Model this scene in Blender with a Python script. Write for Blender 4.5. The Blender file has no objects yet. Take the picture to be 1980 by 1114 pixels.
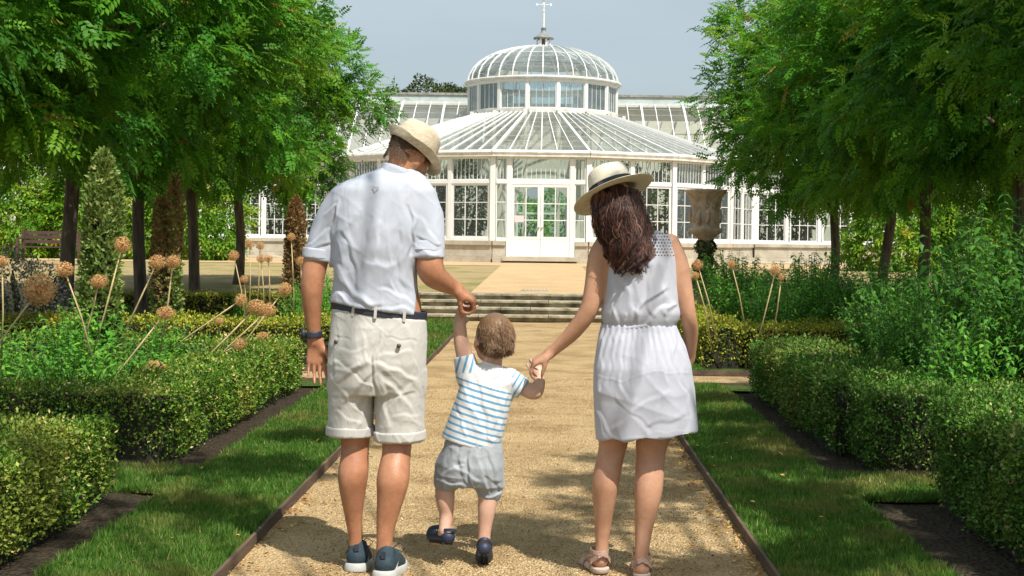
import bpy, math, random
import numpy as np
from mathutils import Vector, Matrix, Quaternion, Euler
R = math.radians
rng = np.random.default_rng(7)
random.seed(7)
SC = bpy.context.scene
COL = SC.collection

# ------------------------------------------------------------------ camera, sky, sun, exposure
F = 2750.0; PX0, PY0, H = 1056.0, 464.0, 1.35
ROLL = R(0.7)
cam_d = bpy.data.cameras.new('camera'); cam = bpy.data.objects.new('camera', cam_d); COL.objects.link(cam)
cam_d.sensor_width = 36; cam_d.lens = F * 36 / 1980
cam_d.shift_x = (990 - PX0) / 1980; cam_d.shift_y = (PY0 - 557) / 1980
cam_d.clip_start = 0.1; cam_d.clip_end = 2000
cam.matrix_world = Matrix.Translation((0, 0, H)) @ Matrix.Rotation(R(90), 4, 'X') @ Matrix.Rotation(ROLL, 4, 'Z')
SC.camera = cam

SUN_EL = 57.0
SH = np.array([-0.55, 0.835])            # direction in which shadows fall on the ground
world = bpy.data.worlds.new('World'); SC.world = world; world.use_nodes = True
wn = world.node_tree.nodes; wl = world.node_tree.links
bg = wn['Background']
sky = wn.new('ShaderNodeTexSky'); sky.sky_type = 'NISHITA'; sky.sun_disc = False
sky.sun_elevation = R(SUN_EL); sky.sun_rotation = math.atan2(-SH[0], -SH[1])
sky.dust_density = 3.0; sky.air_density = 1.0; sky.ozone_density = 1.2
# thin even veil of high cloud over the whole sky
tc = wn.new('ShaderNodeTexCoord'); nz = wn.new('ShaderNodeTexNoise'); nz.inputs['Scale'].default_value = 2.2
nz.inputs['Detail'].default_value = 5; mp = wn.new('ShaderNodeMapping'); mp.inputs['Scale'].default_value = (1, 1, 4)
wl.new(tc.outputs['Generated'], mp.inputs[0]); wl.new(mp.outputs[0], nz.inputs['Vector'])
cr = wn.new('ShaderNodeValToRGB'); cr.color_ramp.elements[0].position = .35; cr.color_ramp.elements[0].color = (.40, .40, .40, 1)
cr.color_ramp.elements[1].position = .7; cr.color_ramp.elements[1].color = (.6, .6, .6, 1)
wl.new(nz.outputs['Fac'], cr.inputs[0])
mx = wn.new('ShaderNodeMixRGB'); wl.new(cr.outputs[0], mx.inputs[0]); wl.new(sky.outputs[0], mx.inputs[1])
mx.inputs[2].default_value = (7.6, 8.8, 9.4, 1)
wl.new(mx.outputs[0], bg.inputs[0]); bg.inputs[1].default_value = 0.078
sd = bpy.data.lights.new('sun', 'SUN'); sun = bpy.data.objects.new('sun', sd); COL.objects.link(sun)
sd.energy = 5.0; sd.angle = R(0.53); sd.color = (1, .945, .86)
sv = Vector((SH[0] * math.cos(R(SUN_EL)), SH[1] * math.cos(R(SUN_EL)), -math.sin(R(SUN_EL))))
sun.rotation_euler = sv.to_track_quat('-Z', 'Y').to_euler(); sun.location = (6, -8, 14)
SC.view_settings.view_transform = 'Standard'; SC.view_settings.look = 'None'
SC.view_settings.exposure = 0.35; SC.view_settings.gamma = 1.0; SC.view_settings.use_curve_mapping = False
SC.cycles.use_denoising = True
SC.cycles.max_bounces = 8; SC.cycles.transparent_max_bounces = 16

# ------------------------------------------------------------------ helpers
def at(px, py, Y):
    dx, dy = px - PX0, py - PY0
    c, s = math.cos(ROLL), math.sin(ROLL)
    return np.array([(dx * c + dy * s) * Y / F, Y, H - (-dx * s + dy * c) * Y / F])
def proj(P):
    x = F * P[..., 0] / P[..., 1]; y = F * (H - P[..., 2]) / P[..., 1]
    c, s = math.cos(ROLL), math.sin(ROLL)
    return PX0 + x * c - y * s, PY0 + x * s + y * c

def tag(o, label=None, cat=None, group=None, kind=None):
    if label: o['label'] = label
    if cat: o['category'] = cat
    if group: o['group'] = group
    if kind: o['kind'] = kind
    return o
def empty(name, loc, label=None, cat=None, group=None):
    o = bpy.data.objects.new(name, None); o.empty_display_size = .1; o.location = loc; COL.objects.link(o)
    return tag(o, label, cat, group)
def wloc(o):
    v = Vector((0, 0, 0))
    while o is not None:
        v += o.location; o = o.parent
    return v
def link(name, me, mats, parent=None, loc=None):
    o = bpy.data.objects.new(name, me); COL.objects.link(o)
    for m in (mats if isinstance(mats, (list, tuple)) else [mats]):
        if m is not None and len(me.materials) < (len(mats) if isinstance(mats, (list, tuple)) else 1): me.materials.append(m)
    if parent: o.parent = parent
    if loc is not None: o.location = loc
    return o
def np_mesh(name, V, Fq, mats, parent=None, smooth=False, attr=None, midx=None, origin=None):
    """V (n,3) world coordinates, Fq (m,k) faces; stored relative to the parent's place (or to origin)"""
    V = np.asarray(V, dtype=np.float64); Fq = np.asarray(Fq, dtype=np.int32)
    off = np.array(wloc(parent)) if parent is not None else (np.array(origin, float) if origin is not None else np.zeros(3))
    me = bpy.data.meshes.new(name)
    me.vertices.add(len(V)); me.vertices.foreach_set('co', (V - off).astype(np.float32).ravel())
    m, k = Fq.shape
    me.loops.add(m * k); me.loops.foreach_set('vertex_index', Fq.ravel())
    me.polygons.add(m); me.polygons.foreach_set('loop_start', np.arange(0, m * k, k, dtype=np.int32))
    try: me.polygons.foreach_set('loop_total', np.full(m, k, dtype=np.int32))
    except Exception: pass
    if midx is not None: me.polygons.foreach_set('material_index', np.asarray(midx, dtype=np.int32))
    me.polygons.foreach_set('use_smooth', np.full(m, bool(smooth)))
    me.update(calc_edges=True)
    for an, av in (attr or {}).items():
        a = me.attributes.new(an, 'FLOAT', 'POINT'); a.data.foreach_set('value', np.asarray(av, dtype=np.float32))
    o = link(name, me, mats, parent)
    if parent is None and origin is not None: o.location = origin
    return o
def nrm(v): v = np.asarray(v, float); return v / (np.linalg.norm(v, axis=-1, keepdims=True) + 1e-12)

class MB:
    def __init__(s): s.v = []; s.f = []
    def add(s, V, Fs):
        n = len(s.v); s.v += [tuple(map(float, v)) for v in V]; s.f += [tuple(i + n for i in f) for f in Fs]; return s
    def box(s, c, d, rot=None):
        c = np.array(c, float); d = np.array(d, float) / 2
        P = np.array([[x, y, z] for x in (-1, 1) for y in (-1, 1) for z in (-1, 1)]) * d
        if rot is not None: P = P @ np.array(rot.to_3x3()).T
        return s.add(P + c, [(0, 1, 3, 2), (4, 6, 7, 5), (0, 4, 5, 1), (2, 3, 7, 6), (0, 2, 6, 4), (1, 5, 7, 3)])
    def beam(s, a, b, w, d, up=(0, 0, 1)):
        """w across, d along 'up'"""
        a, b = np.array(a, float), np.array(b, float); t = nrm(b - a); up = np.array(up, float)
        sd_ = nrm(np.cross(t, up)); u = np.cross(sd_, t)
        P = [p + sd_ * w / 2 * i + u * d / 2 * j for p in (a, b) for i, j in ((-1, -1), (1, -1), (1, 1), (-1, 1))]
        return s.add(P, [(0, 1, 2, 3), (7, 6, 5, 4), (0, 4, 5, 1), (1, 5, 6, 2), (2, 6, 7, 3), (3, 7, 4, 0)])
    def tube(s, pts, rad, n=8, cap=True):
        pts = [np.array(p, float) for p in pts]; rad = [rad] * len(pts) if np.isscalar(rad) else rad
        V = []; Fs = []; prev = None
        for i, p in enumerate(pts):
            t = nrm(pts[min(i + 1, len(pts) - 1)] - pts[max(i - 1, 0)])
            if prev is None: prev = np.array([1, 0, 0]) if abs(t[0]) < .9 else np.array([0, 1, 0])
            a = nrm(prev - t * np.dot(prev, t)); b = np.cross(t, a); prev = a
            for j in range(n):
                q = 2 * math.pi * j / n; V.append(p + rad[i] * (a * math.cos(q) + b * math.sin(q)))
        for i in range(len(pts) - 1):
            for j in range(n):
                k = (j + 1) % n; Fs.append((i * n + j, i * n + k, (i + 1) * n + k, (i + 1) * n + j))
        if cap: Fs.append(tuple(range(n))[::-1]); Fs.append(tuple((len(pts) - 1) * n + j for j in range(n)))
        return s.add(V, Fs)
    def lathe(s, prof, c=(0, 0, 0), n=24, rot=0.0):
        c = np.array(c, float); V = []; Fs = []
        for r_, z in prof:
            for j in range(n):
                q = 2 * math.pi * j / n + rot; V.append(c + np.array([r_ * math.cos(q), r_ * math.sin(q), z]))
        for i in range(len(prof) - 1):
            for j in range(n):
                k = (j + 1) % n; Fs.append((i * n + j, i * n + k, (i + 1) * n + k, (i + 1) * n + j))
        Fs.append(tuple(range(n))[::-1]); Fs.append(tuple((len(prof) - 1) * n + j for j in range(n)))
        return s.add(V, Fs)
    def build(s, name, mat, parent=None, smooth=False, origin=None, bevel=0):
        off = wloc(parent) if parent is not None else Vector(origin or (0, 0, 0))
        me = bpy.data.meshes.new(name); me.from_pydata([Vector(v) - off for v in s.v], [], s.f)
        if smooth:
            for p in me.polygons: p.use_smooth = True
        me.update(); o = link(name, me, mat, parent)
        if parent is None: o.location = off
        if bevel:
            m = o.modifiers.new('bevel', 'BEVEL'); m.width = bevel; m.segments = 2; m.limit_method = 'ANGLE'
        return o
_unit = {}
def ubox(name, mat, parent, c, d, rot=None):
    """a part that shares the unit box mesh (12 triangles)"""
    if mat.name not in _unit:
        mb = MB().box((0, 0, 0), (1, 1, 1)); me = bpy.data.meshes.new('unit_box'); me.from_pydata(mb.v, [], mb.f); me.materials.append(mat)
        _unit[mat.name] = me
    o = bpy.data.objects.new(name, _unit[mat.name]); COL.objects.link(o); o.parent = parent
    off = wloc(parent)
    o.matrix_local = Matrix.Translation(Vector(c) - off) @ (rot.to_4x4() if rot is not None else Matrix.Identity(4)) @ Matrix.Diagonal((*d, 1))
    return o
def ubeam(name, mat, parent, a, b, w, d, up=(0, 0, 1)):
    a, b = Vector(a), Vector(b); t = (b - a).normalized(); sd_ = t.cross(Vector(up)).normalized(); u = sd_.cross(t)
    rot = Matrix((sd_, t, u)).transposed()
    return ubox(name, mat, parent, (a + b) / 2, (w, (b - a).length, d), rot)

# ------------------------------------------------------------------ materials
def mat(name, col, rough=.6, var=.0, vscale=5, col2=None, bump=0, bscale=30, metal=0, stretch=(1, 1, 1), detail=6, spec=.5, sss=0, sheen=0, coat=0):
    m = bpy.data.materials.new(name); m.use_nodes = True; n = m.node_tree.nodes; l = m.node_tree.links; b = n['Principled BSDF']
    b.inputs['Roughness'].default_value = rough; b.inputs['Metallic'].default_value = metal
    b.inputs['Specular IOR Level'].default_value = spec
    if sss: b.inputs['Subsurface Weight'].default_value = sss; b.inputs['Subsurface Radius'].default_value = (.012, .005, .003); b.inputs['Subsurface Scale'].default_value = 1.0
    if sheen: b.inputs['Sheen Weight'].default_value = sheen
    if coat: b.inputs['Coat Weight'].default_value = coat
    g = n.new('ShaderNodeNewGeometry'); mp = n.new('ShaderNodeMapping'); mp.inputs['Scale'].default_value = stretch
    l.new(g.outputs['Position'], mp.inputs[0])
    if col2 is not None or var:
        c2 = col2 if col2 is not None else tuple(max(0, c * (1 - var)) for c in col)
        t = n.new('ShaderNodeTexNoise'); t.inputs['Scale'].default_value = vscale; t.inputs['Detail'].default_value = detail
        t.inputs['Roughness'].default_value = .65
        l.new(mp.outputs[0], t.inputs['Vector'])
        r = n.new('ShaderNodeValToRGB'); r.color_ramp.elements[0].position = .36; r.color_ramp.elements[1].position = .64
        r.color_ramp.elements[0].color = (*c2, 1); r.color_ramp.elements[1].color = (*col, 1)
        l.new(t.outputs['Fac'], r.inputs[0]); l.new(r.outputs[0], b.inputs['Base Color'])
    else: b.inputs['Base Color'].default_value = (*col, 1)
    if bump:
        t = n.new('ShaderNodeTexNoise'); t.inputs['Scale'].default_value = bscale; t.inputs['Detail'].default_value = 5
        l.new(mp.outputs[0], t.inputs['Vector'])
        bp = n.new('ShaderNodeBump'); bp.inputs['Strength'].default_value = 1; bp.inputs['Distance'].default_value = bump
        l.new(t.outputs['Fac'], bp.inputs['Height']); l.new(bp.outputs[0], b.inputs['Normal'])
    return m
def leafmat(name, stops, trans=.35, rough=.45, patch=None, pscale=1.2, spec=.2):
    """colour by the per-leaf attribute 'var'; patch = second colour in broad natural patches"""
    m = bpy.data.materials.new(name); m.use_nodes = True; n = m.node_tree.nodes; l = m.node_tree.links; b = n['Principled BSDF']
    a = n.new('ShaderNodeAttribute'); a.attribute_name = 'var'
    r = n.new('ShaderNodeValToRGB'); e = r.color_ramp.elements
    while len(e) < len(stops): e.new(.5)
    for i, (p, c) in enumerate(stops): e[i].position = p; e[i].color = (*c, 1)
    l.new(a.outputs['Fac'], r.inputs[0]); out = r.outputs[0]
    if patch is not None:
        g = n.new('ShaderNodeNewGeometry'); t = n.new('ShaderNodeTexNoise'); t.inputs['Scale'].default_value = pscale; t.inputs['Detail'].default_value = 3
        l.new(g.outputs['Position'], t.inputs['Vector'])
        r2 = n.new('ShaderNodeValToRGB'); r2.color_ramp.elements[0].position = .5; r2.color_ramp.elements[1].position = .68
        r2.color_ramp.elements[1].color = (.75, .75, .75, 1); r2.color_ramp.elements[0].color = (0, 0, 0, 1)
        l.new(t.outputs['Fac'], r2.inputs[0])
        x = n.new('ShaderNodeMixRGB'); l.new(r2.outputs[0], x.inputs[0]); l.new(out, x.inputs[1]); x.inputs[2].default_value = (*patch, 1); out = x.outputs[0]
    l.new(out, b.inputs['Base Color']); b.inputs['Roughness'].default_value = rough; b.inputs['Specular IOR Level'].default_value = spec
    if trans:
        tr = n.new('ShaderNodeBsdfTranslucent'); hs = n.new('ShaderNodeHueSaturation'); hs.inputs['Value'].default_value = 1.5; hs.inputs['Hue'].default_value = .48
        l.new(out, hs.inputs['Color']); l.new(hs.outputs[0], tr.inputs[0])
        ms = n.new('ShaderNodeMixShader'); ms.inputs[0].default_value = trans
        l.new(b.outputs[0], ms.inputs[1]); l.new(tr.outputs[0], ms.inputs[2]); l.new(ms.outputs[0], n['Material Output'].inputs['Surface'])
    return m
def glassmat(name, tint, dust_sky=.1, dust_sky_col=(.8, .8, .75), refl=1.0):
    m = bpy.data.materials.new(name); m.use_nodes = True; n = m.node_tree.nodes; l = m.node_tree.links
    n.remove(n['Principled BSDF'])
    t = n.new('ShaderNodeBsdfTransparent'); t.inputs[0].default_value = (*tint, 1)
    g = n.new('ShaderNodeBsdfGlossy'); g.inputs['Roughness'].default_value = .03
    fr = n.new('ShaderNodeFresnel'); fr.inputs[0].default_value = 1.5
    mm = n.new('ShaderNodeMath'); mm.operation = 'MULTIPLY'; mm.inputs[1].default_value = refl; mm.use_clamp = True
    l.new(fr.outputs[0], mm.inputs[0])
    s1 = n.new('ShaderNodeMixShader'); l.new(mm.outputs[0], s1.inputs[0]); l.new(t.outputs[0], s1.inputs[1]); l.new(g.outputs[0], s1.inputs[2])
    d = n.new('ShaderNodeBsdfDiffuse'); d.inputs[0].default_value = (*dust_sky_col, 1)
    no = n.new('ShaderNodeTexNoise'); no.inputs['Scale'].default_value = 1.3; no.inputs['Detail'].default_value = 5
    ge = n.new('ShaderNodeNewGeometry'); l.new(ge.outputs['Position'], no.inputs['Vector'])
    m2 = n.new('ShaderNodeMath'); m2.operation = 'MULTIPLY'; m2.inputs[1].default_value = dust_sky * 2; m2.use_clamp = True; l.new(no.outputs['Fac'], m2.inputs[0])
    s2 = n.new('ShaderNodeMixShader'); l.new(m2.outputs[0], s2.inputs[0]); l.new(s1.outputs[0], s2.inputs[1]); l.new(d.outputs[0], s2.inputs[2])
    l.new(s2.outputs[0], n['Material Output'].inputs['Surface'])
    return m
WHITE = mat('white_paint', (.76, .77, .75), .45, var=.08, vscale=3)
OLDWHITE = mat('weathered_white_paint', (.72, .71, .66), .6, col2=(.5, .49, .44), vscale=4)
LEAD = mat('grey_lead', (.24, .26, .26), .6, col2=(.15, .16, .15), vscale=6)
STONE = mat('pale_stone', (.5, .45, .36), .85, col2=(.36, .32, .24), vscale=2.5, bump=.01, bscale=25)
STEPSTONE = mat('weathered_step_stone', (.46, .41, .30), .9, col2=(.15, .13, .08), vscale=5, bump=.012, bscale=40)
CREAM = mat('cream_render', (.74, .71, .61), .8, col2=(.62, .6, .52), vscale=1.5)
SHADEWALL = mat('shade_brown_inner_wall', (.22, .18, .14), .8, var=.3)  # dark tone puts the indoor shade into the colour
GLASS = glassmat('window_glass', (.84, .89, .87), .02, refl=.8)
ROOFGLASS = glassmat('dusty_roof_glass', (.88, .91, .89), .07, (.62, .63, .58), refl=.3)
DOMEGLASS = glassmat('dome_glass', (.9, .97, .98), .15, (.66, .78, .82))  # pale blue film paints the sky's light showing through the dome
BARK = mat('dark_bark', (.19, .145, .105), .9, col2=(.055, .042, .032), vscale=14, bump=.03, bscale=28, stretch=(1, 1, .16))
SOIL = mat('dark_soil', (.07, .05, .036), .95, col2=(.03, .022, .016), vscale=25, bump=.03, bscale=60)
WOOD = mat('edging_timber', (.15, .095, .058), .85, col2=(.06, .04, .027), vscale=8, bump=.006, bscale=40, stretch=(1, .15, 1))
# ------------------------------------------------------------------ ground
XL, XR = -1.26, 0.925        # gravel path edges
def sheet(name, x0, x1, y0, y1, z, mat_, nx=2, ny=2, zf=None):
    xs = np.linspace(x0, x1, nx); ys = np.linspace(y0, y1, ny)
    X, Y = np.meshgrid(xs, ys); Z = np.full_like(X, z) if zf is None else zf(X, Y)
    V = np.stack([X, Y, Z], -1).reshape(-1, 3)
    i = np.arange(ny - 1)[:, None] * nx + np.arange(nx - 1)[None]; Fq = np.stack([i, i + 1, i + nx + 1, i + nx], -1).reshape(-1, 4)
    return V, Fq
SX0, SX1 = -2.15, 1.75        # the steps' ends
def terr(Y):                  # height of the upper terrace
    return np.interp(Y, [23.2, 25.0, 40, 46, 500], [0, .42, .58, .63, .63])
def layered(name, cols, scales, bump=.01, bs=90, rough=.95):
    m = bpy.data.materials.new(name); m.use_nodes = True; n = m.node_tree.nodes; l = m.node_tree.links; b = n['Principled BSDF']; b.inputs['Roughness'].default_value = rough
    b.inputs['Specular IOR Level'].default_value = .2
    g = n.new('ShaderNodeNewGeometry'); out = None
    for i, (ca, cb, sc_, lo, hi) in enumerate(cols):
        t = n.new('ShaderNodeTexNoise'); t.inputs['Scale'].default_value = sc_; t.inputs['Detail'].default_value = 5; t.inputs['Roughness'].default_value = .7
        l.new(g.outputs['Position'], t.inputs['Vector'])
        r = n.new('ShaderNodeValToRGB'); r.color_ramp.elements[0].position = lo; r.color_ramp.elements[1].position = hi
        r.color_ramp.elements[0].color = (*ca, 1); r.color_ramp.elements[1].color = (*cb, 1); l.new(t.outputs['Fac'], r.inputs[0])
        if out is None: out = r.outputs[0]
        else:
            x = n.new('ShaderNodeMixRGB'); x.blend_type = 'MULTIPLY'; x.inputs[0].default_value = 1
            l.new(out, x.inputs[1]); l.new(r.outputs[0], x.inputs[2]); out = x.outputs[0]
    l.new(out, b.inputs['Base Color'])
    t = n.new('ShaderNodeTexVoronoi'); t.inputs['Scale'].default_value = bs; l.new(g.outputs['Position'], t.inputs['Vector'])
    bp = n.new('ShaderNodeBump'); bp.inputs['Distance'].default_value = bump; bp.inputs['Strength'].default_value = 1
    l.new(t.outputs['Distance'], bp.inputs['Height']); l.new(bp.outputs[0], b.inputs['Normal'])
    return m
GRAV = layered('path_gravel', [((.34, .225, .10), (.80, .60, .33), 95, .30, .58), ((.6, .54, .46), (1, 1, 1), 1.6, .33, .56), ((.68, .62, .52), (1, 1, 1), 210, .36, .5)], None, .02, 100)
GRAV2 = layered('terrace_gravel', [((.40, .27, .14), (.60, .44, .25), 30, .3, .65), ((.85, .82, .78), (1, 1, 1), .8, .35, .6)], None, .008, 60)
DRY = layered('dry_lawn', [((.31, .225, .115), (.44, .335, .175), 18, .3, .7), ((.5, .75, .35), (1, 1, 1), .6, .36, .5), ((.8, .85, .75), (1, 1, 1), 3, .3, .6)], None, .01, 80)
LAWN = layered('lawn_turf', [((.045, .085, .015), (.085, .15, .03), 60, .3, .7), ((.9, .85, .6), (1, 1, 1), 2, .3, .6)], None, .02, 70)
BEDG = layered('bed_soil', [((.02, .018, .01), (.07, .05, .03), 30, .3, .7)], None, .03, 40)

# base ground: one sheet to the horizon, notched where the steps stand
xs = np.array([-400, -60, -22, -12, -6, SX0, SX0 + .001, -1, 0, 1, SX1 - .001, SX1, 6, 12, 22, 60, 400.])
ys = np.array([-300, -20, 0, 10, 20, 23.2, 23.8, 24.4, 24.72, 24.73, 25.0, 28, 32, 36, 40, 46, 60, 100, 600.])
X, Y = np.meshgrid(xs, ys); Z = terr(Y) - .03
inn = (X > SX0 + .0005) & (X < SX1 - .0005) & (Y < 24.725); Z[inn] = -.03
V = np.stack([X, Y, Z], -1).reshape(-1, 3); nx = len(xs)
i = np.arange(len(ys) - 1)[:, None] * nx + np.arange(nx - 1)[None]; Fq = np.stack([i, i + 1, i + nx + 1, i + nx], -1).reshape(-1, 4)
tag(np_mesh('ground', V, Fq, DRY), kind='structure')
o = np_mesh('gravel_path', *sheet('', XL, XR, -3, 23.36, -.004, None, 24, 260, lambda X, Y: -.004 + .003 * np.sin(X * 3.1 + Y * .5) * np.sin(Y * .9 + X) - .004 * np.cos(X * 2.9 + .5)), GRAV, smooth=True); tag(o, kind='structure')
CY0, CY1 = 13.15, 14.35       # cross path
for a, b in ((-16, XL), (XR, 16)):
    o = np_mesh('cross_path', *sheet('', a, b, CY0, CY1, -.006, None), GRAV); tag(o, kind='structure')
# upper gravel walk and forecourt before the conservatory
zf = lambda X, Y: terr(Y) - .018
o = np_mesh('upper_gravel_path', *sheet('', -1.32, 1.06, 24.73, 46.5, 0, GRAV2, 2, 60, zf), GRAV2); tag(o, kind='structure')
o = np_mesh('forecourt', *sheet('', -24, 24, 42.0, 53, 0, GRAV2, 2, 20, lambda X, Y: terr(Y) - .022), GRAV2); tag(o, kind='structure')

def lawn(name, x0, x1, y0, y1, z=.03, m=LAWN):
    V, Fq = sheet('', x0, x1, y0, y1, z, m, max(2, int((x1 - x0) / .12)), max(2, int((y1 - y0) / .25)), lambda X, Y: z + .006 * np.sin(X * 9) * np.sin(Y * 5))
    # skirt down to the ground
    n = len(V)
    mb = [(x0, y0), (x1, y0), (x1, y1), (x0, y1)]
    o = np_mesh(name, V, Fq, m, smooth=True); tag(o, kind='structure'); return o
lawn('lawn', -1.93, XL - .012, -2, CY0 - .02); lawn('lawn', XR + .012, 1.58, -2, CY0 - .02)
lawn('lawn', -5.5, -1.93, 7.35, 8.12, .028); lawn('lawn', 1.62, 5.5, 7.35, 8.12, .028)
lawn('lawn', -6, -1.93, 12.62, CY0 - .02, .028); lawn('lawn', 1.62, 6, 12.62, CY0 - .02, .028)
lawn('lawn', -2.0, XL - .012, CY1 + .02, 23.2); lawn('lawn', XR + .012, 1.62, CY1 + .02, 23.2)
lawn('lawn', -6, -2.0, CY1 + .02, 14.8, .028); lawn('lawn', 1.62, 6, CY1 + .02, 14.8, .028)
for x0, x1 in ((-8, -1.93), (1.58, 8)):
    for y0, y1 in ((3, 7.35), (8.12, 12.62), (14.8, 22.8)):
        nxx, nyy = int((x1 - x0) / .1), int((y1 - y0) / .1)
        if y0 > 10: nxx //= 3; nyy //= 3
        def zf2(X, Y): return .012 + .008 * np.sin(X * 31 + 3 * np.sin(Y * 17)) * np.sin(Y * 27 + 2 * np.sin(X * 13)) + .006 * np.sin(X * 71) * np.sin(Y * 63)
        o = np_mesh('flower_bed_soil', *sheet('', x0, x1, y0, y1, 0, BEDG, nxx, nyy, zf2), BEDG, smooth=True); tag(o, kind='structure')

# timber edging boards
def edging(x, y0, y1, side, label, dirx=False):
    t = empty('timber_edging', ((x, (y0 + y1) / 2, 0) if not dirx else ((y0 + y1) / 2, x, 0)), label, 'edging', 'timber edging boards along the gravel paths')
    L = 2.4; n = max(1, round((y1 - y0) / L)); s = (y1 - y0) / n
    for k in range(n):
        a = y0 + k * s + .004; b = y0 + (k + 1) * s - .004; w = .004 * math.sin(k * 2.3 + x)
        if not dirx: ubox('board', WOOD, t, (x + w, (a + b) / 2, .012 + .003 * math.sin(k)), (.016, b - a, .075), Matrix.Rotation(.002 * math.sin(k * 1.7), 3, 'Z'))
        else: ubox('board', WOOD, t, ((a + b) / 2, x + w, .012), (b - a, .016, .075))
    return t
edging(XL, 2, CY0 - .02, 0, 'brown timber edging board between the near left lawn strip and the gravel path')
edging(XR, 2, CY0 - .02, 0, 'brown timber edging board between the near right lawn strip and the gravel path')
edging(XL, CY1 + .02, 23.2, 0, 'brown timber edging on the left of the path from the cross path to the steps')
edging(XR, CY1 + .02, 23.2, 0, 'brown timber edging on the right of the path from the cross path to the steps')
for a, b, sname in ((-6, XL - .03, 'left'), (XR + .03, 6, 'right')):
    edging(CY0 - .015, a, b, 0, 'timber edging along the near side of the %s cross path' % sname, True)
    edging(CY1 + .015, a, b, 0, 'timber edging along the far side of the %s cross path' % sname, True)

# stone steps, each tread of several slabs
st = empty('stone_steps', ((SX0 + SX1) / 2, 23.9, 0), 'four weathered stone steps climbing from the gravel path to the terrace', 'steps')
for k in range(4):
    y0 = 23.36 + .35 * k; zt = .105 * (k + 1)
    cuts = [SX0, -1.1 + .35 * (k % 2), .05 - .3 * (k % 2), .98 + .2 * (k % 2), SX1]
    for a, b in zip(cuts[:-1], cuts[1:]):
        mb = MB(); mb.box(((a + b) / 2, y0 + .2, zt - .02), (b - a - .008, .44, .04)); mb.box(((a + b) / 2, y0 + .23, zt - .072), (b - a - .004, .40, .064))
        o = mb.build('step_slab', STEPSTONE, st, bevel=.006)
for s, x in ((-1, SX0 - .09), (1, SX1 + .09)):
    mb = MB(); mb.box((x, 24.05, .2), (.17, 1.5, .46)); mb.build('side_kerb', STEPSTONE, st, bevel=.01)
dc = empty('drain_cover', (-.19, 26.1, terr(26.1)), 'pale slotted drain cover set in the gravel just above the steps', 'drain cover')
MB().box((-.19, 26.1, terr(26.1) - .006), (.5, .62, .03)).build('frame', STONE, dc)
for k in range(7): ubox('slat', GRAV2, dc, (-.19 - .21 + .07 * k, 26.1, terr(26.1) + .012), (.035, .54, .01))

# ------------------------------------------------------------------ conservatory
XC, YC = -0.19, 53.7
cons = empty('conservatory', (XC, YC, .63), 'white glass conservatory with a domed rotunda and long glazed wings behind the steps', 'conservatory')
def V3(r_, th, z): return np.array([XC + r_ * math.sin(th), YC - r_ * math.cos(th), z])
RB, RD = 7.9, 2.8
ZG, ZS, ZE = .63, 1.33, 4.1
ZD0, ZD1 = 6.0, 7.12
verts = [R(11.25 + 22.5 * k) for k in range(-4, 4)]        # -78.75 .. 78.75
def on(a, b, t, z): p = a * (1 - t) + b * t; return np.array([p[0], p[1], z])
plate_out = lambda a, b: nrm(np.cross((b - a) * (1, 1, 0), (0, 0, 1)))
def quad_pane(name, parent, P, m, th=.012):
    P = [np.array(p, float) for p in P]; nn = nrm(np.cross(P[1] - P[0], P[3] - P[0])) * th / 2
    mb = MB(); mb.add([p - nn for p in P] + [p + nn for p in P], [(3, 2, 1, 0), (4, 5, 6, 7), (0, 1, 5, 4), (1, 2, 6, 5), (2, 3, 7, 6), (3, 0, 4, 7)])
    return mb.build(name, m, parent)
def window(parent, a, b, z0, z1, cols, rows, fw=.05, bw=.024, name='window', pg=None, m=GLASS):
    """frame mesh with glazing bars and panes as children; a, b are the lower corners (left, right seen from outside)"""
    a = np.array([a[0], a[1], z0]); b = np.array([b[0], b[1], z0]); t = nrm(b - a); W = np.linalg.norm(b - a); out = plate_out(a, b); up = np.array([0, 0, 1.])
    mb = MB()
    mb.beam(a + up * fw / 2, b + up * fw / 2, .07, fw, up); mb.beam(a + up * (z1 - z0 - fw / 2), b + up * (z1 - z0 - fw / 2), .07, fw, up)
    for p, q in ((a, t), (b, -t)):
        mb.beam(p + q * fw / 2 + up * fw, p + q * fw / 2 + up * (z1 - z0 - fw), .068, fw, t)
    w = mb.build(name, WHITE, parent)
    iw, ih = (W - 2 * fw), (z1 - z0 - 2 * fw)
    for i in range(1, cols):
        p = a + t * (fw + iw * i / cols) + up * fw; ubeam('glazing_bar', WHITE, w, p, p + up * ih, .04, bw, t)
    for j in range(1, rows):
        p = a + t * fw + up * (fw + ih * j / rows); ubeam('glazing_bar', WHITE, w, p, p + t * iw, .038, bw, up)
    rot = Matrix((Vector(t), Vector(-out), Vector(up))).transposed()
    if pg: cols, rows = pg
    for i in range(cols):
        for j in range(rows):
            c = a + t * (fw + iw * (i + .5) / cols) + up * (fw + ih * (j + .5) / rows) + out * .004 * math.sin(i * 3 + j * 5 + a[0])
            ubox('pane', m, w, c, (iw / cols - .006, .006, ih / rows - .006), rot)
    return w
def post(parent, p, z0, z1, w, d, out): 
    t = nrm(np.cross(out, (0, 0, 1))); ubeam('post', WHITE, parent, (p[0], p[1], z0), (p[0], p[1], z1), w, d, out)

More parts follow.
